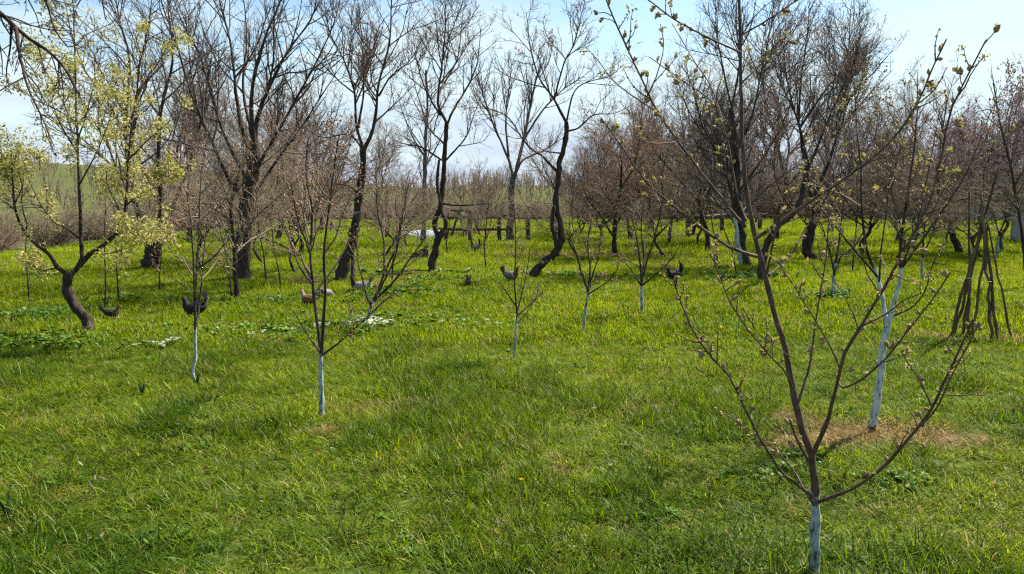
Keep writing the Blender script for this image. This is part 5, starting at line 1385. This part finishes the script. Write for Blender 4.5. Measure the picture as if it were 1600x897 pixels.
def grass():
    rg = np.random.default_rng(2024)
    G = []
    for i in range(5): G.append(tuft_mesh('tuft', 700 + i, 36, 0.055, 0.04, 0.105, 0.0045, 0.60, GRASS, 0.9))        # short sward, near
    for i in range(2): G.append(tuft_mesh('tuft', 710 + i, 34, 0.055, 0.08, 0.17, 0.0048, 0.38, GRASS, 0.9))         # taller tussock
    for i in range(2): G.append(tuft_mesh('tuft', 715 + i, 26, 0.08, 0.07, 0.15, 0.0045, 1.1, GRASS, 0.5))          # lying
    for i in range(3): G.append(tuft_mesh('tuft', 720 + i, 30, 0.12, 0.05, 0.11, 0.0085, 0.45, GRASS, 0.6))         # farther: wider blades
    for i in range(2): G.append(tuft_mesh('tuft', 726 + i, 34, 0.24, 0.05, 0.15, 0.011, 0.45, GRASS, 0.6))          # far
    def cloud(x0f, y0, y1, dens, margin):
        A = []
        ys = np.linspace(y0, y1, 25)
        for a, b_ in zip(ys[:-1], ys[1:]):
            hw = 0.72 * b_ + margin; n = int(2 * hw * (b_ - a) * dens)
            A.append(np.stack([rg.uniform(-hw, hw, n), rg.uniform(a, b_, n)], -1))
        return np.vstack(A)
    near = cloud(0, 1.2, 8.0, 500, 1.2); mid = cloud(0, 8.0, 19.0, 170, 1.5); far = cloud(0, 19.0, 47.0, 46, 2.0)
    zone = np.concatenate([np.zeros(len(near)), np.ones(len(mid)), np.full(len(far), 2)])
    P = np.vstack([near, mid, far]); x, y = P[:, 0], P[:, 1]
    so, dr = masks(x, y)
    patch = fbm(x * 0.8, y * 0.8, 41); fine = fbm(x * 3.0, y * 3.0, 43); big = fbm(x * 0.16 + 3, y * 0.16, 45)
    keep = (rg.random(len(x)) > so * 0.75) & (field(x, y) > 0.4 * rg.random(len(x)) + 0.1)
    tall = fbm(x * 1.6 + 20, y * 1.6, 47)
    idx = np.where(zone == 0, rg.integers(0, 5, len(x)), np.where(zone == 1, rg.integers(9, 12, len(x)), rg.integers(12, 14, len(x))))
    tk = (zone == 0) & (tall > 0.60) & (rg.random(len(x)) < 0.55); idx = np.where(tk, rg.integers(5, 7, len(x)), idx)
    ly = (zone == 0) & ((dr > 0.3) | (rg.random(len(x)) < 0.14)); idx = np.where(ly, rg.integers(7, 9, len(x)), idx)
    hgt = 0.50 + 0.80 * fine + 0.35 * (patch - 0.5); hgt = np.where(dr > 0.3, hgt * 0.8, hgt)
    hgt = hgt * np.where((zone == 1) & (tall > 0.58), 1.6, 1.0)
    hgt *= rg.uniform(0.7, 1.3, len(x)); hgt = np.where((zone == 2) & (tall > 0.55), hgt * 1.7, hgt)
    tint = np.clip(0.46 + 0.7 * (patch - 0.5) + 0.3 * (big - 0.5) + 0.25 * (fine - 0.5) + 0.22 * sstep(5, 16, y) + rg.normal(0, 1, len(x)) * np.where(zone == 2, 0.26, 0.18), 0, 1)
    tint = np.where(tk, tint * 0.55, tint)
    dry = np.clip(dr + np.where(rg.random(len(x)) < 0.075, 0.5, 0) + 0.5 * (fbm(x * 1.1 + 50, y * 1.1, 49) - 0.62).clip(0), 0, 1)
    z = ground(x, y)
    rot = np.stack([rg.normal(0, 0.12, len(x)), rg.normal(0, 0.12, len(x)), rg.uniform(0, 6.28, len(x))], -1)
    sc = np.stack([rg.uniform(0.85, 1.2, len(x))] * 2 + [hgt], -1)
    k = keep
    o = scatter('grass', G, np.stack([x, y, z], -1)[k], rot[k], sc[k], idx[k], tint[k], dry[k])
    tag(o, 'short bright green spring grass with taller tussocks covering the orchard floor', 'grass')
grass()

def plants():
    rg = np.random.default_rng(88)
    W = [rosette_mesh('rosette', 800 + i, 8, 0.085, 0.42, 0.75, WEED) for i in range(3)] + [rosette_mesh('rosette', 805 + i, 14, 0.055, 0.6, 0.9, WEED) for i in range(2)]
    pts = []; sc = []; ti = []
    def clump(px, py, rx, ry, n, s0, t0):
        c = foot(px, py)
        q = rg.normal(size=(n, 2)) * [rx * 0.55, ry * 0.55] + [c.x, c.y]
        pts.append(q); sc.append(s0 * rg.uniform(0.6, 1.3, n)); ti.append(np.clip(t0 + rg.normal(0, 0.15, n), 0, 1))
    clump(70, 535, 0.9, 0.5, 130, 0.9, 0.35); clump(215, 470, 0.6, 0.5, 60, 1.2, 0.3); clump(75, 495, 0.5, 0.4, 70, 1.2, 0.2)
    clump(420, 470, 0.8, 0.5, 110, 1.0, 0.25); clump(690, 437, 0.9, 0.4, 80, 1.0, 0.3); clump(600, 462, 0.8, 0.7, 120, 1.3, 0.3)
    clump(1168, 435, 0.7, 0.6, 160, 1.4, 0.25); clump(1303, 466, 0.3, 0.3, 80, 1.2, 0.4); clump(640, 430, 1.2, 0.5, 140, 1.3, 0.3)
    clump(880, 432, 0.9, 0.5, 120, 1.2, 0.3); clump(440, 515, 1.3, 0.6, 110, 0.9, 0.6); clump(650, 505, 1.3, 0.6, 120, 0.9, 0.6)
    clump(60, 780, 0.3, 0.2, 16, 0.4, 0.4); clump(410, 665, 0.22, 0.14, 24, 0.4, 0.2); clump(1440, 760, 0.3, 0.2, 40, 0.5, 0.3); clump(1200, 740, 0.25, 0.15, 25, 0.5, 0.3)
    for _ in range(34):
        clump(rg.uniform(-50, 1650), rg.uniform(480, 880) , 0.10 + 0.12 * rg.random(), 0.10, int(rg.integers(6, 16)), 0.42, rg.uniform(0.1, 0.5))
    n = 1500
    yy = 2.0 + 15 * rg.random(n) ** 0.8; xx = rg.uniform(-1, 1, n) * (0.72 * yy + 1)
    kk = fbm(xx * 0.9, yy * 0.9, 91) > 0.50
    pts.append(np.stack([xx, yy], -1)[kk]); sc.append(rg.uniform(0.22, 0.5, kk.sum())); ti.append(rg.uniform(0.2, 0.9, kk.sum()))
    P = np.vstack(pts); s_ = np.concatenate(sc); t = np.concatenate(ti); m = len(P)
    z = ground(P[:, 0], P[:, 1]) + 0.03 * s_
    o = scatter('weeds', W, np.column_stack([P, z]), np.stack([rg.normal(0, .2, m), rg.normal(0, .2, m), rg.uniform(0, 6.28, m)], -1), np.stack([s_] * 3, -1), rg.integers(0, 5, m), t, np.zeros(m))
    tag(o, 'dark broad leaved weeds growing in clumps among the grass', 'weeds')
    # pale leaved ground plants
    PL = [rosette_mesh('pale_rosette', 820 + i, 7, 0.085, 0.55, 0.6, PALE_LEAF) for i in range(3)]
    pts.clear(); sc.clear(); ti.clear()
    clump(560, 508, 0.36, 0.34, 30, 0.75, 0.7); clump(390, 520, 0.5, 0.5, 12, 0.5, 0.35); clump(640, 495, 0.7, 0.5, 8, 0.5, 0.3); clump(705, 515, 0.5, 0.5, 10, 0.5, 0.4); clump(600, 505, 1.6, 0.9, 20, 0.5, 0.25); clump(245, 541, 0.2, 0.15, 10, 0.7, 0.4)
    P = np.vstack(pts); s_ = np.concatenate(sc); t = np.concatenate(ti); m = len(P)
    z = ground(P[:, 0], P[:, 1]) + 0.05
    o = scatter('pale_weeds', PL, np.column_stack([P, z]), np.stack([rg.normal(0, .2, m), rg.normal(0, .2, m), rg.uniform(0, 6.28, m)], -1), np.stack([s_] * 3, -1), rg.integers(0, 3, m), t, np.zeros(m))
    tag(o, 'pale grey green leafy plants in the left middle grass', 'weeds')
    # fallen leaves and bits of straw
    LM = leaf_plain('fallen_leaf', (0.20, 0.13, 0.07), (0.55, 0.46, 0.33), 0.15)
    n = 240; yy = 2.2 + 13 * rg.random(n); xx = rg.uniform(-1, 1, n) * (0.72 * yy + 1)
    V, Qd = leaf_quads(rg, np.column_stack([xx, yy, ground(xx, yy) + 0.045]), 0.017, 1, 0.008)
    o = obj('fallen_leaves', mesh_np('fallen_leaves', V, Qd, None, False, LM)); o['kind'] = 'stuff'
    tag(o, 'dry tan leaves and straw bits lying scattered in the grass', 'leaf litter')
plants()

# single dandelion and a dock plant
def dandelion(px, py):
    p = foot(px, py)
    root = thing('dandelion', 'single yellow dandelion flower in the foreground grass', 'flower', p)
    V, Qd = tubes(np.array([[(0, 0, -0.02), (0.004, 0, 0.06), (0.0, 0.002, 0.12)]]), np.array([[0.0022, 0.002, 0.0018]]), 6)
    obj('stalk', mesh_np('stalk', V, Qd, None, True, leaf_plain('stalk_green', (0.1, 0.16, 0.03), (0.13, 0.2, 0.04))), root)
    V = []; T = []
    for k in range(46):
        a = k * 2.4; l = 0.020 * (0.45 + 0.55 * (k / 46)); el = 1.1 - 0.9 * k / 46; b = len(V)
        d = np.array([math.cos(a) * math.cos(el), math.sin(a) * math.cos(el), math.sin(el)]); s_ = np.array([-math.sin(a), math.cos(a), 0]) * 0.0024
        o = np.array([0, 0.002, 0.12]); V += [o - s_, o + s_, o + d * l]; T.append((b, b + 1, b + 2))
    obj('petals', mesh_np('petals', V, None, T, False, leaf_plain('yellow_petal', (0.75, 0.38, 0.01), (0.85, 0.52, 0.03), 0.3)), root)
dandelion(815, 784)
def dock(px, py, label, h=0.16):
    p = foot(px, py)
    root = thing('dock_plant', label, 'weed', p, 0, 'upright dark leaves in the grass')
    rg = np.random.default_rng(px)
    for k in range(4):
        a = rg.uniform(0, 6.28); l = h * rg.uniform(0.7, 1.15); w_ = l * 0.2; V = []; Q = []
        hd = np.array([math.cos(a), math.sin(a), 0]); s_ = np.array([-math.sin(a), math.cos(a), 0])
        for t, f in ((0, 0.2), (0.3, 0.8), (0.55, 1), (0.8, 0.7), (1, 0.08)):
            c_ = hd * l * 0.35 * t * t + np.array([0, 0, l * t - 0.01]); V += [c_ - s_ * w_ * f / 2 + hd * w_ * f * .2, c_, c_ + s_ * w_ * f / 2 + hd * w_ * f * .2]
        for q in range(4): Q += [(3 * q, 3 * q + 1, 3 * q + 4, 3 * q + 3), (3 * q + 1, 3 * q + 2, 3 * q + 5, 3 * q + 4)]
        obj('leaf', mesh_np('leaf', V, Q, None, True, DOCK), root)
DOCK = leaf_plain('dock_leaf', (0.02, 0.055, 0.015), (0.05, 0.10, 0.03), 0.3)
dock(223, 618, 'dark upright dock leaves standing alone in the left grass', 0.14)
dock(308, 604, 'dark upright dock leaves at the foot of the thin crooked white stem', 0.13)
dock(15, 815, 'dark upright dock leaves at the lower left edge of the grass', 0.16)
